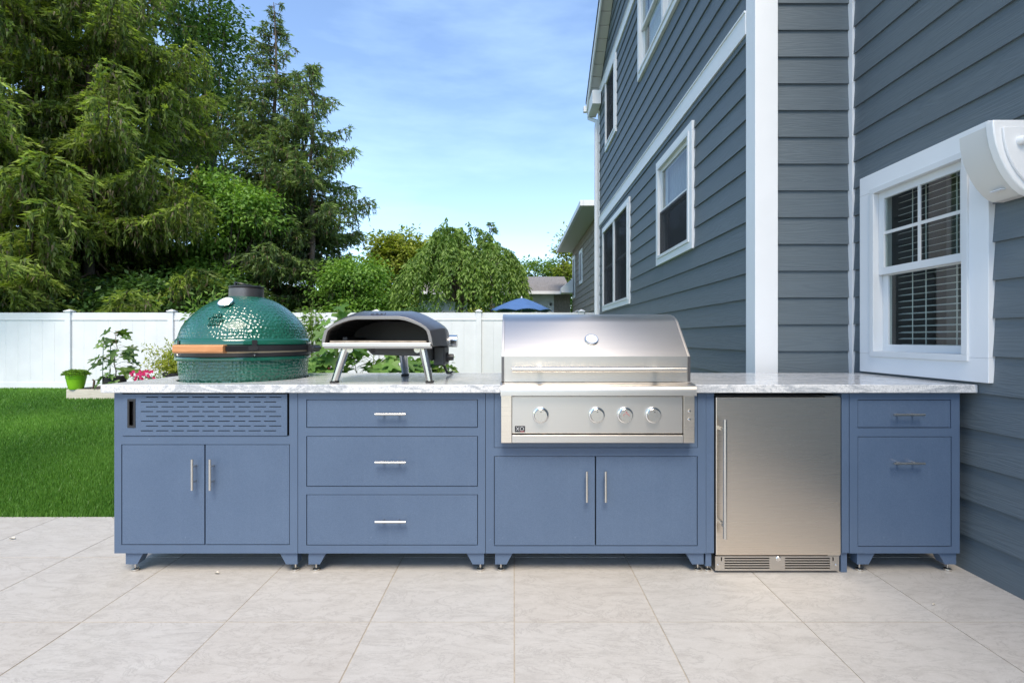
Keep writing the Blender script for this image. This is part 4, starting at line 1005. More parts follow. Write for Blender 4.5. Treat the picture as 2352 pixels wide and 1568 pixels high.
def broadleaf(label, base, blobs, mat, leaf, n, trunk_r, seed, name='tree', cat='tree', droop=0.25, clump=0.35, stems=None, aspect=0.55):
    """crown = many leaf clumps spread through the volume of several uneven lobes"""
    g = np.random.default_rng(seed)
    th = thing(name, base, label, cat); b = np.array(base)
    mb = MB(); top = b + np.array(blobs[0][:3])
    for st in (stems or [(0, 0)]):
        p0 = b + np.array([st[0], st[1], -0.05]); p2 = np.array([b[0] + blobs[0][0] * 0.7 + st[0], b[1] + blobs[0][1] * 0.7 + st[1], b[2] + blobs[0][2]])
        pm = (p0 + p2) / 2 + g.normal(0, 0.12, 3) * np.array([1, 1, 0])
        mb.tube([tuple(p0), tuple((p0 + pm) / 2), tuple(pm), tuple((pm + p2) / 2), tuple(p2)], [trunk_r * 1.15, trunk_r, trunk_r * .8, trunk_r * .6, trunk_r * .35], 8)
    C = []; Dv = []; Ln = []; Rn = []; tot = sum(bl[3] * bl[4] * bl[5] for bl in blobs)
    for bl in blobs:
        ctr = b + np.array(bl[:3]); rad = np.array(bl[3:6]); nb = n * (rad.prod() / tot); ncl = max(5, int(nb / 26))
        start = b + np.array([0, 0, blobs[0][2] * 0.45])
        for q in range(max(2, int(4 * rad.mean()))):
            e = ctr + rdir(1)[0] * rad * 0.75; md = (start + e) / 2 + np.array([0, 0, 0.12 * rad[2]])
            mb.tube([tuple(start), tuple(md), tuple(e)], [trunk_r * 0.35, trunk_r * 0.22, 0.008], 5, cap=False)
        dirs = unit(g.normal(size=(ncl, 3))); rr = g.uniform(0.25, 1.0, ncl) ** 0.45 * (0.82 + 0.3 * np.sin(dirs[:, 0] * 5 + seed) * np.cos(dirs[:, 2] * 4 + dirs[:, 1] * 3))
        cc = ctr + dirs * rad * rr[:, None]
        for q in range(ncl):
            m_ = int(g.integers(16, 36)); tone = g.normal(0, 0.16)
            sc = clump * g.uniform(0.6, 1.3)
            off = g.normal(0, 1, (m_, 3)) * np.array([sc, sc, sc * 0.45])
            C.append(cc[q] + off); dd = unit(off + dirs[q] * 0.3 + g.normal(0, 0.4, (m_, 3))); dd[:, 2] -= droop; Dv.append(dd)
            Ln.append(leaf * g.uniform(0.6, 1.3, m_)); Rn.append(np.clip(0.45 + tone + g.normal(0, 0.17, m_), 0, 1))
    mb.build('trunk', 'bark', th, smooth=True)
    C = np.concatenate(C); Dv = np.concatenate(Dv); Ln = np.concatenate(Ln); Rn = np.concatenate(Rn)
    nr = rdir(len(C)) * 0.7 + np.array([0, 0, 1.0])
    leaves_obj('crown', leaf_arrays(C, Dv, nr, Ln, Ln * aspect, 0.12), Rn, mat, th)
    return th

# ================================================================== TREES
def at(px, d, z=-0.075): return (PX(px, d), d, z)
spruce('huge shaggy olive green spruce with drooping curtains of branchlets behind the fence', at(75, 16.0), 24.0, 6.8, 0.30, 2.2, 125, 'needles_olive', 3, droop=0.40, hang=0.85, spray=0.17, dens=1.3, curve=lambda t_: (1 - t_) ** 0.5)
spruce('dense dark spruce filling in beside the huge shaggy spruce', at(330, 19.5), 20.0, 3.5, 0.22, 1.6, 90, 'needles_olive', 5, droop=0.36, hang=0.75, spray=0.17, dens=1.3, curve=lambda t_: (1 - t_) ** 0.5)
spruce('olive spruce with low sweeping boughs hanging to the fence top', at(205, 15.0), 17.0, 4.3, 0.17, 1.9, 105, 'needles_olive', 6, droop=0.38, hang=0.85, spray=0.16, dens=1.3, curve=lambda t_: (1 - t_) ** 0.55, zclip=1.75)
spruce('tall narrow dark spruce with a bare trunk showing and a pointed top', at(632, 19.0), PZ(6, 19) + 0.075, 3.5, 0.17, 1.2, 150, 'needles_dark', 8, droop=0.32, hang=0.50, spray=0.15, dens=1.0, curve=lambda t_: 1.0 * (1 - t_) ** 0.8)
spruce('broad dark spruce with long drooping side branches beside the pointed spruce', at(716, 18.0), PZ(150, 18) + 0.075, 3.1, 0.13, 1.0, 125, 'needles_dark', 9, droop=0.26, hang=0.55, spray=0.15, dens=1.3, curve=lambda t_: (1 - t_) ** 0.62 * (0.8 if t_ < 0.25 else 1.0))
broadleaf('tall leafy tree with loose dark foliage between the spruces', at(475, 23), [(0, 0, 14.5, 2.0, 2.0, 2.6), (0.6, 0, 11.5, 1.8, 1.8, 1.8), (-0.8, 0, 17.0, 1.9, 1.6, 2.2), (0.4, 0, 8.5, 1.8, 1.8, 1.6)], 'leaf_dark', 0.20, 15000, 0.2, 21, clump=0.4)
broadleaf('bright green feathery tree with spreading boughs in front of the dark spruces', at(520, 16.5), [(0.3, 0, 5.7, 1.5, 1.2, 0.6), (1.1, -0.2, 5.1, 0.9, 0.8, 0.45), (-0.4, 0, 4.6, 1.2, 1.0, 0.7), (0.0, 0, 6.4, 0.8, 0.8, 0.45), (-0.6, -0.2, 3.3, 1.0, 0.8, 0.6)], 'leaf_bright', 0.15, 12000, 0.11, 22, clump=0.28, droop=0.45)
broadleaf('dark understory tree with several bare stems under the spruces', at(505, 15.5), [(0.0, 0, 2.6, 1.3, 1.0, 0.7), (-1.0, 0, 2.0, 0.9, 0.8, 0.7), (0.9, 0.2, 2.2, 0.7, 0.7, 0.6)], 'leaf_dark', 0.14, 6500, 0.09, 23, clump=0.25, stems=[(0, 0), (0.35, 0.1), (-0.3, 0.2)])
broadleaf('dark glossy understory bush at the foot of the huge spruce', at(60, 13.6), [(0, 0, 2.0, 1.5, 0.8, 1.0), (1.4, 0.1, 1.7, 1.1, 0.7, 0.8), (-1.3, 0.1, 2.4, 1.0, 0.7, 1.2)], 'leaf_dark', 0.15, 9000, 0.08, 24, name='bush', cat='bush', clump=0.25)
broadleaf('mid green bushy sapling under the drooping spruce branches', at(330, 14.2), [(0, 0, 2.3, 1.3, 0.8, 0.9), (0.9, 0.1, 1.7, 0.9, 0.7, 0.7), (-1.1, 0.1, 1.8, 1.0, 0.7, 0.7)], 'leaf_dark', 0.15, 9500, 0.07, 25, name='bush', cat='bush', clump=0.25)
broadleaf('deep shade thicket of dark leaves between the fence and spruces', at(190, 17.5), [(0, 0, 2.8, 3.4, 1.0, 1.8), (3.5, 0, 2.6, 2.4, 1.0, 1.6), (-3.2, 0, 3.2, 2.6, 1.0, 2.2)], 'leaf_dark', 0.20, 14000, 0.10, 26, name='thicket', cat='bush', clump=0.4)
broadleaf('bright green maple with layered boughs between spruce and weeping tree', at(815, 17.0), [(0.0, 0, 3.4, 1.3, 1.0, 0.65), (-0.7, 0.1, 2.8, 0.9, 0.8, 0.5), (0.8, 0, 2.6, 0.9, 0.8, 0.5), (0.1, 0, 2.1, 1.2, 0.9, 0.5)], 'leaf_bright', 0.13, 11000, 0.09, 27, clump=0.24, droop=0.35)
broadleaf('yellow green tree rising behind the weeping tree', at(915, 23.0), [(0.0, 0, 5.0, 1.6, 1.3, 1.5), (1.2, 0, 4.6, 1.3, 1.2, 1.3), (-0.9, 0, 3.6, 1.3, 1.2, 1.3), (2.2, 0, 5.1, 1.1, 1.0, 1.0), (-0.2, 0, 2.6, 1.8, 1.2, 1.0)], 'leaf_yellow', 0.20, 24000, 0.14, 28, clump=0.32)
broadleaf('olive green tree standing behind the low shingled wing', at(1240, 33.0), [(0.0, 0, 5.4, 2.6, 1.5, 1.6), (2.2, 0, 5.2, 1.8, 1.5, 1.4), (-1.6, 0, 4.6, 1.6, 1.3, 1.4), (1.0, 0, 3.2, 3.0, 1.5, 1.4)], 'leaf_mid', 0.22, 12000, 0.16, 29, clump=0.4)
broadleaf('thin tree with yellowing top leaves beside the neighbour eave', at(1300, 31.0), [(0.0, 0, 7.0, 0.9, 0.8, 0.8), (0.3, 0, 5.6, 1.1, 0.9, 0.8)], 'leaf_yellow', 0.20, 2600, 0.10, 30, clump=0.3)
broadleaf('small golden shrub peeking over the fence under the weeping tree', at(1096, 12.9), [(0, 0, 1.75, 0.28, 0.25, 0.3), (0.15, 0, 1.3, 0.3, 0.25, 0.4)], 'leaf_gold', 0.07, 1600, 0.03, 31, name='shrub', cat='shrub', clump=0.1)
broadleaf('low green shrub behind the fence left of the weeping tree', at(965, 13.2), [(0, 0, 1.7, 0.5, 0.4, 0.42), (-0.5, 0, 1.4, 0.4, 0.3, 0.4)], 'leaf_dark', 0.08, 2600, 0.03, 32, name='shrub', cat='shrub', clump=0.14)
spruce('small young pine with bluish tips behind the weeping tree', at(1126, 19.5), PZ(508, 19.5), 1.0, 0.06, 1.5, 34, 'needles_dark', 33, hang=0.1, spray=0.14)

def weeping(label, base, rx, ry, ztop, zspring, n_str, mat, seed):
    g = np.random.default_rng(seed); th = thing('weeping_tree', base, label, 'tree'); b = np.array(base)
    mb = MB(); mb.tube([(b[0], b[1], b[2]), (b[0] + 0.05, b[1], 0.8), (b[0] - 0.05, b[1], 1.7), (b[0] + 0.1, b[1], 2.6)], [0.14, 0.12, 0.10, 0.07], 10)
    C = []; Dv = []; Ln = []; Rn = []
    for i in range(n_str):
        a = g.uniform(0, 2 * math.pi); r_ = math.sqrt(g.uniform(0.0, 1.0)); x = rx * r_ * math.cos(a); y = ry * r_ * math.sin(a)
        zt = zspring + (ztop - zspring) * math.sqrt(max(0.0, 1 - r_ * r_)) * (0.86 + 0.16 * math.sin(a * 3 + 1) + 0.12 * math.sin(x * 4.1) * math.cos(y * 3)) * g.uniform(0.75, 1.05)
        st = b + np.array([x, y, zt - b[2]]); ln = g.uniform(0.5, 1.7) * (0.6 + 0.4 * r_)
        if st[2] - ln < 1.45: ln = max(0.3, st[2] - 1.45)
        outv = np.array([math.cos(a), math.sin(a), 0]) * (0.15 + 0.35 * r_)
        m_ = int(ln / 0.034); q = np.linspace(0, 1, m_)[:, None]
        arch = np.array([0, 0, 0.18]) * np.sin(q * np.pi)
        c_ = st + outv * ln * (1 - (1 - q) ** 2) * 0.7 + np.array([0, 0, -ln]) * q ** 1.4 + arch
        mb.tube([tuple(b + np.array([x * .2, y * .2, 2.4 - b[2]])), tuple((st + b + np.array([0, 0, 2.6 - b[2]])) / 2 + np.array([0, 0, .3])), tuple(st)], [0.022, 0.015, 0.008], 4, cap=False) if i % 5 == 0 else None
        tone = g.normal(0, 0.14)
        sdv = g.normal(0, 1.0, (m_, 3)) * np.array([1, 1, 0.35]); C.append(c_ + g.normal(0, 0.015, (m_, 3))); Dv.append(unit(sdv) * 0.75 + np.array([0, 0, -0.75]))
        Ln.append(g.uniform(0.11, 0.20, m_)); Rn.append(np.clip(0.5 + tone + g.normal(0, 0.2, m_), 0, 1))
    mb.build('trunk', 'bark', th, smooth=True)
    C = np.concatenate(C); Dv = np.concatenate(Dv); Ln = np.concatenate(Ln); Rn = np.concatenate(Rn)
    leaves_obj('crown', leaf_arrays(C, Dv, rdir(len(C)) + np.array([0, -0.6, 0.6]), Ln, Ln * 0.36, 0.12), Rn, mat, th)
weeping('round weeping tree with long hanging leafy strands just behind the fence', (PX(1058, 16.6), 16.6, -0.075), 2.1, 1.7, 5.05, 2.5, 760, 'leaf_mid', 41)

# ================================================================== GARDEN
bz = ground_z(9.4)
bed = thing('raised_bed', (-6, 10.2, bz), 'weathered timber raised garden bed in front of the fence holding the lime pot', 'raised bed')
bx0_, bx1_, by0, by1 = PX(152, 9.45), -4.4, 9.45, 11.0; bt = 0.145
for q in ((bx0_, bx1_, by0, by0 + 0.045, bz - 0.02, bt), (bx0_, bx0_ + 0.045, by0 + 0.046, by1 - 0.046, bz - 0.02, bt), (bx1_ - 0.045, bx1_, by0 + 0.046, by1 - 0.046, bz - 0.02, bt), (bx0_, bx1_, by1 - 0.045, by1, bz - 0.02, bt)):
    B('board', 'bed_board', bed, q, bevel=0.004)
B('soil', 'soil', bed, (bx0_ + 0.046, bx1_ - 0.046, by0 + 0.0465, by1 - 0.0465, bz - 0.02, bt - 0.02))
bz2 = ground_z(6.5)
bed2 = thing('raised_bed', (-2.7, 6.6, bz2), 'low timber raised bed behind the countertop planted with figs and vines', 'raised bed')
for q in ((-4.6, -0.85, 5.9, 5.945, bz2 - .02, 0.17), (-4.6, -4.555, 5.946, 8.154, bz2 - .02, 0.17), (-0.895, -0.85, 5.946, 8.154, bz2 - .02, 0.17), (-4.6, -0.85, 8.155, 8.2, bz2 - .02, 0.17)):
    B('board', 'bed_board', bed2, q, bevel=0.004)
B('soil', 'soil', bed2, (-4.554, -0.896, 5.947, 8.153, bz2 - .02, 0.15))

# lobed fig leaf as flat-ish polygon, bent along the midrib
FIG = [(0, 0), (0.16, 0.10), (0.42, 0.08), (0.50, 0.26), (0.26, 0.34), (0.20, 0.42), (0.46, 0.58), (0.42, 0.76), (0.20, 0.66), (0.13, 0.74), (0.12, 0.92), (0, 1.06)]
FIG = FIG + [(-x, y) for x, y in FIG[-2:0:-1]]
def fig_leaf(mb, rl, c, d, nrm, size, rnd):
    d = Vector(d).normalized(); s_ = d.cross(Vector(nrm)).normalized(); u = s_.cross(d)
    vs = [Vector(c) + (s_ * x + d * y + u * (0.22 * abs(x) - 0.25 * y * y)) * size for x, y in FIG]
    n0 = len(mb.v); ctr = Vector(c) + (d * 0.40 - u * 0.04) * size
    mb.add([ctr] + vs, [(0, i + 1, (i + 1) % len(vs) + 1) for i in range(len(vs))]); rl += [rnd] * len(vs)
def fig_plant(th, name, base, height, nst, spread, size, nleaf, mat, seed, stem_mat='stem'):
    g = random.Random(seed); st = MB(); lf = MB(); rl = []
    for s_ in range(nst):
        a = g.uniform(0, 2 * math.pi); ln = height * (g.uniform(0.75, 1.0) if s_ else 1.0); tip = Vector(base) + Vector((math.cos(a) * spread * g.random() * 0.5, math.sin(a) * spread * g.random() * 0.3, ln))
        pts = [Vector(base).lerp(tip, k / 6) + Vector((0.02 * math.sin(k * 2 + s_), 0.015 * math.cos(k * 1.4), 0)) for k in range(7)]
        st.tube(pts, [0.012 - 0.0014 * k for k in range(7)], 6)
        for q in range(nleaf):
            f_ = 0.12 + 0.86 * (q + g.random()) / nleaf; p = Vector(base).lerp(tip, f_); b_ = g.uniform(0, 2 * math.pi)
            reach = spread * (1.05 - 0.75 * f_) * g.uniform(0.35, 1.0)
            o_ = Vector((math.cos(b_), math.sin(b_) * 0.7, 0)); e = p + o_ * reach + Vector((0, 0, g.uniform(0.0, 0.12)))
            st.tube([p, (p + e) / 2 + Vector((0, 0, 0.03)), e], 0.0028, 4)
            fig_leaf(lf, rl, e, o_ + Vector((g.uniform(-.3, .3), g.uniform(-.3, .3), g.uniform(-0.75, 0.05))), (g.uniform(-.5, .5), g.uniform(-.9, 0.1), 1), size * g.uniform(0.65, 1.15), min(1, max(0, g.gauss(0.5, 0.24))))
    st.build('stems', stem_mat, th, smooth=True)
    off = world_loc(th); me = bpy.data.meshes.new('leaves'); me.from_pydata([tuple(Vector(v) - off) for v in lf.v], [], lf.f); me.materials.append(MAT[mat]); add_rnd(me, rl); link('leaves', me, th)
    return th
# potted fig in the black bag
PT = bt - 0.02
def pot(th, x, y, z, r0, r1, h, mat, rim=0.0, ring=None):
    prof = [(0.0, 0.0), (r0, 0.0), (r0 * 1.02, 0.006)] + [(r0 + (r1 - r0) * (k / 6) ** 0.75, h * k / 6) for k in range(1, 6)] + [(r1, h), (r1 + rim, h), (r1 + rim, h + 0.012), (r1 - 0.012, h + 0.012), (r1 - 0.014, h - 0.03), (0, h - 0.03)]
    o = MB().lathe(prof, (x, y, z), 40).build('pot', mat, th, smooth=True)
    return o
fx_, fy_ = PX(264, 9.75), 9.75
t1 = thing('potted_fig', (fx_, fy_, PT), 'young fig plant with lobed leaves in a black grow bag on the raised bed', 'potted plant')
pot(t1, fx_, fy_, PT, 0.175, 0.190, 0.24, 'growbag'); 
fig_plant(t1, 'fig', (fx_, fy_, PT + 0.2), 0.92, 1, 0.48, 0.25, 30, 'leaf_figdark', 51, 'twig')
# lime pot
lx_, ly_ = PX(175, 9.53), 9.53
t2 = thing('potted_herb', (lx_, ly_, bt), 'lime green plastic pot of low trailing herbs on the corner of the raised bed', 'potted plant')
po = pot(t2, lx_, ly_, bt + 0.0002, 0.110, 0.172, 0.310, 'limeplastic', 0.004)
MB().lathe([(0.1605, 0.212), (0.166, 0.215), (0.1665, 0.222), (0.1635, 0.226)], (lx_, ly_, bt), 40).build('pot_ring', 'limeplastic', t2, smooth=True)
n = 1500; a_ = RNG.uniform(0, 2 * np.pi, n); r_ = 0.20 * np.sqrt(RNG.uniform(0, 1, n)); C = np.stack([lx_ + r_ * np.cos(a_), ly_ + r_ * np.sin(a_), bt + 0.317 + 0.055 * (1 - (r_ / 0.2) ** 2) * RNG.uniform(0.2, 1, n) - 0.03 * (r_ > 0.17)], 1)
D_ = np.stack([np.cos(a_), np.sin(a_), RNG.uniform(-0.3, 0.9, n)], 1) + RNG.normal(0, .4, (n, 3))
leaves_obj('herb_leaves', leaf_arrays(C, D_, rdir(n) + np.array([0, 0, 1.]), RNG.uniform(0.025, 0.05, n), RNG.uniform(0.015, 0.028, n)), np.clip(RNG.normal(0.5, .25, n), 0, 1), 'leaf_vine', t2)
B('soil', 'soil', t2, (lx_ - 0.10, lx_ + 0.10, ly_ - 0.10, ly_ + 0.10, bt + 0.26, bt + 0.30))

def bushy(th, name, base, pts_fn, n, leaf, mat, aspect=0.45, seed=1, stems=14, stem_mat='stem'):
    g = np.random.default_rng(seed); mb = MB(); C = []; Dv = []; b = np.array(base)
    per = n // stems
    for s_ in range(stems):
        e = pts_fn(g); md = (b + e) / 2 + g.normal(0, 0.05, 3) + np.array([0, 0, 0.06])
        mb.tube([tuple(b), tuple(md), tuple(e)], [0.006, 0.004, 0.002], 5)
        q = g.uniform(0.2, 1, per)[:, None]; c_ = b * (1 - q) ** 2 + 2 * md * q * (1 - q) + e * q ** 2
        off = g.normal(0, 1, (per, 3)); C.append(c_ + off * 0.035); Dv.append(unit(off) + np.array([0, 0, -0.2]))
    mb.build('stems', stem_mat, th)
    C = np.concatenate(C); Dv = np.concatenate(Dv); m_ = len(C)
    return leaves_obj('leaves', leaf_arrays(C, Dv, rdir(m_) + np.array([0, -.3, 1.]), leaf * g.uniform(0.6, 1.3, m_), leaf * aspect * g.uniform(0.7, 1.2, m_)), np.clip(g.normal(0.5, .23, m_), 0, 1), mat, th)
# golden leaved plant in a dark pot
gx_, gy_ = PX(400, 9.9), 9.9
t3 = thing('potted_shrub', (gx_, gy_, PT), 'airy yellow green leaved plant in a dark pot beside the kamado', 'potted plant')
pot(t3, gx_, gy_, PT, 0.15, 0.20, 0.30, 'growbag')
bushy(t3, 'g', (gx_, gy_, PT + 0.29), lambda g: np.array([gx_ - 0.05 + g.uniform(-0.52, 0.4), gy_ + g.uniform(-0.25, 0.25), PT + g.uniform(0.33, 0.95)]), 1300, 0.075, 'leaf_gold', 0.42, 61, 26)
# impatiens
for i, (px, d, lab, nf) in enumerate(((340, 9.62, 'low plant with pink blossoms at the left of the kamado', 26), (725, 7.9, 'low plant with pink blossoms between kamado and pizza oven', 16))):
    ix = PX(px, d); z_ = PT if i == 0 else 0.15
    tt = thing('flowering_plant', (ix, d, z_), lab, 'flower')
    top = PZ(862, d) if i == 0 else PZ(850, d)
    bushy(tt, 'i', (ix, d, z_), lambda g: np.array([ix + g.uniform(-0.3, 0.3), d + g.uniform(-0.1, 0.1), top + g.uniform(-0.25, 0.03)]), 500, 0.06, 'leaf_mid', 0.5, 70 + i, 14)
    C = []; Dd = []
    for q in range(nf):
        c_ = np.array([ix + RNG.uniform(-0.26, 0.26), d - 0.10 + RNG.uniform(-0.05, 0.05), top + RNG.uniform(-0.08, 0.09)])
        for k in range(5):
            a = 2 * math.pi * k / 5; C.append(c_); Dd.append([math.cos(a), -0.5, math.sin(a)])
    C = np.array(C); Dd = np.array(Dd); m_ = len(C)
    leaves_obj('blossoms', leaf_arrays(C, Dd, np.tile([0., -1., 0.3], (m_, 1)), np.full(m_, 0.042), np.full(m_, 0.04)), RNG.uniform(0, 1, m_), 'petal', tt)
# seedling by the green stakes
sx_ = PX(245, 9.62)
t5 = thing('squash_seedling', (sx_, 9.62, PT), 'small broad leaved seedling climbing beside the thin green stakes', 'plant')
fig_plant(t5, 's', (sx_, 9.62, PT), 0.42, 2, 0.22, 0.15, 6, 'leaf_fig', 55)
for px, top, slab_ in ((235, 789, 'taller thin green garden stake beside the broad leaved seedling'), (251.5, 793, 'thin green garden stake half hidden by the potted fig')):
    xx = PX(px, 9.66); s_ = MB().tube([(xx, 9.66, PT - 0.02), (xx + 0.02, 9.66, PZ(top, 9.66))], 0.006, 8).lathe([(0, 0.008), (0.009, 0.005), (0.009, -0.008), (0.006, -0.01)], (xx + 0.02, 9.66, PZ(top, 9.66)), 8).build('garden_stake', 'greenstake', None, smooth=True)
    tag(s_, slab_, 'stake', 'green garden stakes in the raised bed')
tx = PX(207.5, 9.5)
tr_ = MB().tube([(tx, 9.56, bt - 0.03), (tx + 0.006, 9.56, bt + 0.02), (tx + 0.02, 9.56, bt + 0.10), (tx + 0.022, 9.56, bt + 0.16), (tx - 0.01, 9.56, bt + 0.185)], [0.004, 0.014, 0.020, 0.018, 0.012], 10).build('garden_tool', 'trowelbrown', None, smooth=True)
tag(tr_, 'brown handle of a small garden tool stuck upright in the raised bed', 'garden tool')

# vine left of and behind the kamado
def vine(label, px, d, top_px, w_, seed, n=2600, leaf=0.10, mat='leaf_vine', lo=0.2):
    x = PX(px, d); z1 = PZ(top_px, d); th = thing('vine_plant', (x, d, 0.15), label, 'plant')
    bushy(th, 'v', (x, d, 0.15), lambda g: (lambda q: np.array([x + g.uniform(-w_, w_) * (1.05 - 0.6 * q), d + g.uniform(-0.25, 0.25), 0.3 + (z1 - 0.3) * q]))(g.uniform(lo, 1) ** 0.8), n, leaf, mat, 0.34, seed, 36)
    return th
vine('tall bright green vine with narrow leaves rising behind the left of the kamado', 478, 7.6, 668, 0.42, 81, 3000, 0.11)
vine('lighter green bean vine climbing the white stake right of the kamado', 715, 7.3, 694, 0.24, 82, 1700, 0.085)
ws = B('garden_stake', 'white_vinyl', None, (PX(723, 7.2) - 0.013, PX(723, 7.2) + 0.013, 7.19, 7.216, 0.12, PZ(712, 7.2)), bevel=0.003)
tag(ws, 'square white stake standing in the vine right of the kamado', 'stake')
# large figs behind the oven
for i, (px, d, top, sp, nl_, sz, lab) in enumerate(((772, 6.5, 690, 0.40, 15, 0.27, 'tall fig shoot with big lobed leaves rising left of the pizza oven'),
        (850, 6.7, 800, 0.60, 30, 0.27, 'spreading fig with large leaves seen beneath the pizza oven'), (930, 6.8, 812, 0.55, 26, 0.26, 'low leafy fig seen between the pizza oven legs'), (990, 7.1, 815, 0.42, 22, 0.24, 'leafy fig at the right end of the bed behind the pizza oven knob'), (735, 6.6, 800, 0.45, 22, 0.26, 'fig with large leaves beside the kamado base'))):
    x = PX(px, d); th = thing('fig_plant', (x, d, 0.15), lab, 'plant')
    fig_plant(th, 'f', (x, d, 0.15), PZ(top, d) - 0.18, 2 if i else 1, sp, sz, nl_, 'leaf_fig', 90 + i)
x = PX(1005, 7.0); th = thing('pepper_plant', (x, 7.0, 0.15), 'small dark plant with narrow leaves at the right of the pizza oven', 'plant')
bushy(th, 'p', (x, 7.0, 0.15), lambda g: np.array([x + g.uniform(-0.25, 0.2), 7.0 + g.uniform(-.15, .15), g.uniform(0.55, 0.85)]), 420, 0.12, 'leaf_mid', 0.25, 99, 14)

# ================================================================== NEIGHBOURS
nh = thing('neighbour_house', (4.5, 17, -0.075), 'neighbouring house with grey cedar shingles and wide pale eaves', 'house')
NX = 2.41; NY0, NY1 = 13.7, 20.0; NE = 4.70
wall = B('wall', 'shingle', nh, (NX, 9.5, NY0, NY1, -0.075, NE + 0.02))
cols, rows = 19, 15; sw = (NY1 - 0.12 - 14.0) / cols; shh = 0.215
shmes = []
for q in range(6):
    dz = random.uniform(-0.02, 0.012); wv = sw * random.uniform(0.92, 0.985)
    mbq = MB().prism([(-0.030, dz), (0.0, dz), (0.0, shh + 0.03), (-0.010, shh + 0.03)], 'y', 0, wv)
    o = mbq.build('shingle', 'shingle', None); shmes.append(o.data); bpy.data.objects.remove(o)
for r_ in range(rows):
    for c_ in range(cols):
        yy = 14.0 + (c_ + (0.5 if r_ % 2 else 0.0)) * sw
        if yy + sw > NY1 - 0.05: continue
        zz = 1.55 + r_ * shh
        if zz + shh > NE: continue
        o = link('shingle', random.choice(shmes), wall); o.location = (NX - nh.location.x, yy - nh.location.y, zz - nh.location.z)
eo = 0.575
B('soffit', 'soffit', nh, (NX - eo + 0.03, 9.5, NY0 - eo + 0.03, NY1 + 0.30, NE, NE + 0.03))
B('gutter', 'white_vinyl', nh, (NX - eo - 0.06, NX - eo + 0.03, NY0 - eo - 0.06, NY1 + 0.3, NE - 0.02, NE + 0.13), (NX - eo + 0.031, 9.5, NY0 - eo - 0.06, NY0 - eo + 0.03, NE - 0.02, NE + 0.13), bevel=0.01)
x0_, x1_, y0_, y1_ = NX - eo, 9.6, NY0 - eo, NY1 + 0.35; zz = NE + 0.125
MB().add([(x0_, y0_, zz), (x1_, y0_, zz), (x1_, y1_, zz), (x0_, y1_, zz), (x0_ + 3.2, y0_ + 3.3, zz + 0.85), (x1_ - 1, y0_ + 3.3, zz + 0.85)], [(0, 1, 5, 4), (1, 2, 5), (2, 3, 4, 5), (3, 0, 4)]).build('roof', 'roof_shingle', nh)
for ya, yb, za, zb_ in ((16.9, 17.6, 3.05, 4.25), (18.9, 19.6, 2.7, 4.35)):
    wn = B('window', 'white_trim', nh, (NX - 0.055, NX - 0.02, ya, yb, za, zb_)); B('pane', 'vanedark', wn, (NX - 0.060, NX - 0.0555, ya + 0.12, yb - 0.12, za + 0.12, zb_ - 0.12))
fl = MB().tube([(NX - 0.02, 17.4, 2.1), (NX - 0.14, 17.4, 2.1)], 0.03, 10); 
for s_ in (-1, 1): fl.tube([(NX - 0.12, 17.4, 2.11), (NX - 0.20, 17.4 + s_ * 0.10, 2.06), (NX - 0.26, 17.4 + s_ * 0.14, 2.02)], [0.03, 0.045, 0.06], 10)
fl.build('flood_light', 'white_vinyl', nh, smooth=True)
# low wing behind
WY = 20.6; WE = 2.98
wg = thing('house_wing', (0, WY, -0.075), 'low neighbouring wing with grey roof, white trimmed door and cedar shingles', 'house')
B('wall', 'white_trim', wg, (-4.0, PX(1272, WY), WY, WY + 4, -0.075, WE))
B('shingle_wall', 'shingle', wg, (PX(1272, WY) + 0.002, NX - 0.03, WY + 0.03, WY + 4, -0.075, WE))
for r_ in range(8):
    for c_ in range(4):
        xx = PX(1273, WY) + 0.01 + c_ * 0.17 + (0.05 if r_ % 2 else 0)
        zz = 1.30 + r_ * 0.21
        if zz + .2 < WE and xx + 0.16 < NX - 0.04: MB().prism([(WY + 0.005, zz), (WY + 0.03, zz), (WY + 0.03, zz + 0.205), (WY + 0.022, zz + 0.205)], 'x', xx, xx + 0.16).build('shingle', 'shingle', wg)
dx0, dx1 = PX(1228, WY), PX(1262, WY)
dr_ = B('door', 'white_vinyl', wg, (dx0, dx1, WY - 0.03, WY - 0.001, 0.0, 2.50), bevel=0.004)
B('door_casing', 'white_trim', wg, (dx0 - 0.10, dx0 - 0.002, WY - 0.05, WY - 0.001, 0, 2.62), (dx1 + 0.002, dx1 + 0.10, WY - 0.05, WY - 0.001, 0, 2.62), (dx0 - 0.10, dx1 + 0.10, WY - 0.05, WY - 0.001, 2.502, 2.64))
for c_ in range(3):
    for r_ in range(2):
        pw = (dx1 - dx0 - 0.2) / 3; B('pane', 'vanedark', dr_, (dx0 + 0.1 + c_ * pw + 0.015, dx0 + 0.1 + (c_ + 1) * pw - 0.015, WY - 0.034, WY - 0.0302, 1.5 + r_ * 0.40, 1.5 + r_ * 0.40 + 0.36))
wn = B('window', 'white_trim', wg, (PX(1196, WY), PX(1219, WY), WY - 0.04, WY - 0.001, 1.1, 2.5)); B('pane', 'vanedark', wn, (PX(1199, WY), PX(1216, WY), WY - 0.044, WY - 0.0405, 1.2, 2.4))
MB().prism([(WY - 0.55, WE), (WY + 2.4, WE + 0.98), (WY + 2.4, WE + 1.04), (WY - 0.55, WE + 0.06)], 'x', -4.3, NX - 0.03).build('roof', 'roof_shingle', wg)
for q in range(16):
    t_ = q / 16; yy = WY - 0.55 + 2.95 * t_; zz = WE + 0.062 + 0.98 * t_
    MB().prism([(yy, zz), (yy + 0.20, zz + 0.066), (yy + 0.20, zz + 0.068), (yy, zz + 0.018)], 'x', -4.3, NX - 0.03).build('shingle_course', 'roof_shingle', wg)
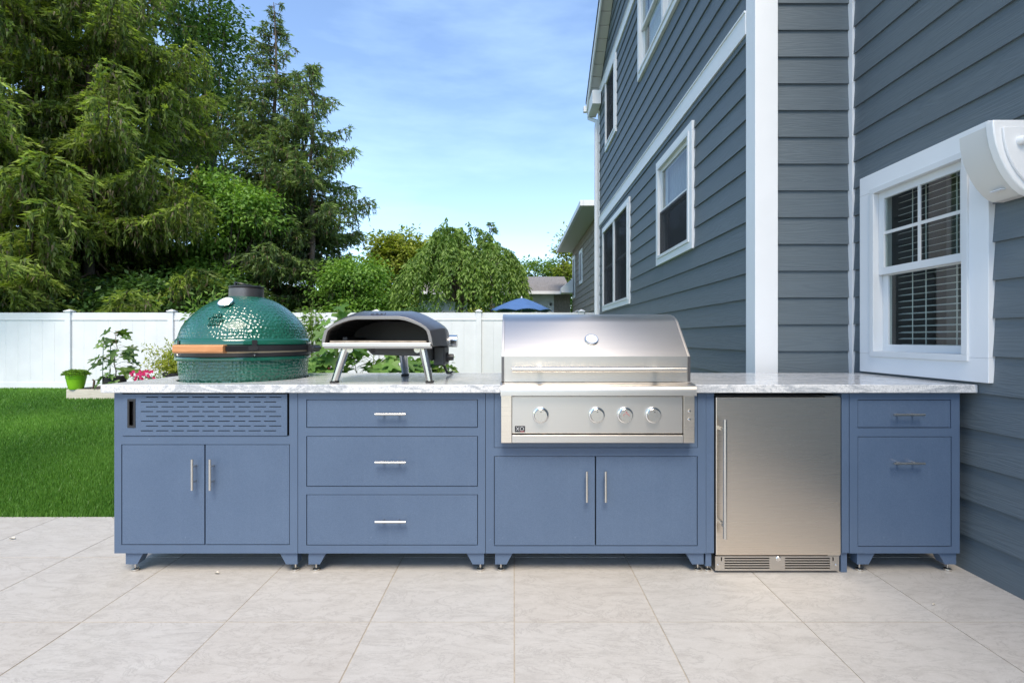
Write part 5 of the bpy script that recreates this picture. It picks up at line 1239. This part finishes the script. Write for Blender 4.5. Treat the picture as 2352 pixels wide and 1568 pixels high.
B('gutter', 'white_vinyl', wg, (-4.3, PX(1290, WY - .6), WY - 0.66, WY - 0.551, WE - 0.05, WE + 0.07), bevel=0.01)
MB().prism([(PX(1288, 19.6), 2.93), (NX - 0.04, 2.93), (NX - 0.04, 3.52), (PX(1288, 19.6), 3.14)], 'y', 19.35, 19.9).build('porch_eave', 'white_trim', wg, bevel=0.01)
# far house behind the maple
FH = 33.0
fh = thing('far_house', (-7.5, FH + 3, -0.075), 'distant house with pale siding and low grey roof behind the maple', 'house')
hx0, hx1 = PX(860, FH), PX(1010, FH); he = PZ(696, FH)
w_ = B('wall', 'far_siding', fh, (hx0, hx1, FH, FH + 7, -0.075, he))
for q in range(14):
    B('clapboard', 'far_siding', w_, (hx0 - 0.01, hx1 + 0.01, FH - 0.02, FH - 0.001, he - 0.20 * (q + 1) + 0.012, he - 0.20 * q))
wn = B('window', 'white_trim', fh, (PX(905, FH), PX(926, FH), FH - 0.05, FH - 0.021, 1.8, PZ(703, FH))); B('pane', 'vanedark', wn, (PX(907, FH), PX(924, FH), FH - 0.056, FH - 0.0505, 1.9, PZ(704.5, FH)))
a0_, a1_ = hx0 - 0.6, hx1 + 0.6
MB().add([(a0_, FH - 0.6, he), (a1_, FH - 0.6, he), (a1_, FH + 7.6, he), (a0_, FH + 7.6, he), (a0_ + 2.6, FH + 3.5, he + 1.15), (a1_ - 2.6, FH + 3.5, he + 1.15)], [(0, 1, 5, 4), (1, 2, 5), (2, 3, 4, 5), (3, 0, 4), (3, 2, 1, 0)]).build('roof', 'roof_shingle', fh)
B('gutter', 'white_vinyl', fh, (a0_, a1_, FH - 0.68, FH - 0.601, he - 0.10, he + 0.02))
# blue umbrella
UY = 13.6; ux = PX(1198, UY)
um = thing('patio_umbrella', (ux, UY, -0.075), 'open blue patio umbrella behind the fence near the low wing', 'umbrella')
zr, za = PZ(712, UY), PZ(684, UY); rr = 0.86; nr_ = 8
vs = [(ux, UY, za)]; fs = []; K = 5
for k in range(1, K + 1):
    for q in range(nr_ * 4):
        th_ = 2 * math.pi * q / (nr_ * 4) + 0.2; sag = 0.06 * (1 - abs(math.cos(nr_ * (th_ - 0.2) / 2))) * (k / K); f_ = k / K
        vs.append((ux + rr * f_ * (1 - 0.3 * sag) * math.cos(th_), UY + rr * f_ * (1 - .3 * sag) * math.sin(th_), za + (zr - za) * f_ ** 1.3 - sag * 0.8))
N4 = nr_ * 4
for q in range(N4): fs.append((0, 1 + q, 1 + (q + 1) % N4))
for k in range(K - 1):
    for q in range(N4): fs.append((1 + k * N4 + q, 1 + (k + 1) * N4 + q, 1 + (k + 1) * N4 + (q + 1) % N4, 1 + k * N4 + (q + 1) % N4))
cn = MB().add(vs, fs).build('canopy', 'umbrella_cloth', um, smooth=20); cn.modifiers.new('th', 'SOLIDIFY').thickness = 0.006
MB().tube([(ux, UY, -0.07), (ux, UY, za - 0.03)], 0.022, 10).build('pole', 'white_vinyl', um)
for q in range(nr_):
    th_ = 2 * math.pi * q / nr_ + 0.2; MB().tube([(ux, UY, za - 0.04), (ux + rr * .96 * math.cos(th_), UY + rr * .96 * math.sin(th_), zr - 0.012)], 0.008, 6).build('rib', 'white_vinyl', um)
MB().lathe([(0, za + 0.05), (0.02, za + 0.03), (0.025, za - 0.01)], (ux, UY, 0), 12).build('finial', 'white_vinyl', um, smooth=True)
MB().lathe([(0, 0.0), (0.26, 0.0), (0.26, 0.05), (0.05, 0.09), (0.03, 0.22), (0, 0.22)], (ux, UY, -0.075), 24).build('base', 'blackmetal', um, smooth=True)

# ================================================================== SMALL LITTER ON THE PAVING
for px, py, lab, sz in ((498, 1318, 'small curled brown leaf on the paving below the kamado cabinet', 0.022), (28, 1238, 'dry tan leaf lying on the paving beside the lawn', 0.032), (2145, 1391, 'tiny dark curled twig on the paving near the clapboard wall', 0.013)):
    d_ = 1120 * CAM_H / (py - 776); x_ = PX(px, d_); mb = MB()
    for k in range(6):
        a0 = k / 6; a1 = (k + 1) / 6
        for sg in (-1, 1):
            w0, w1 = math.sin(math.pi * a0) * 0.32 * sz, math.sin(math.pi * a1) * 0.32 * sz
            mb.add([(x_ + (a0 - .5) * sz, d_, 0.003 + 0.006 * a0 * a0), (x_ + (a1 - .5) * sz, d_, 0.003 + 0.006 * a1 * a1), (x_ + (a1 - .5) * sz, d_ + sg * w1, 0.003 + 0.010 * math.sin(math.pi * a1)), (x_ + (a0 - .5) * sz, d_ + sg * w0, 0.003 + 0.010 * math.sin(math.pi * a0))], [(0, 1, 2, 3)])
    tag(mb.build('dried_leaf', 'bed_board', None, origin=(x_, d_, 0.0)), lab, 'leaf')
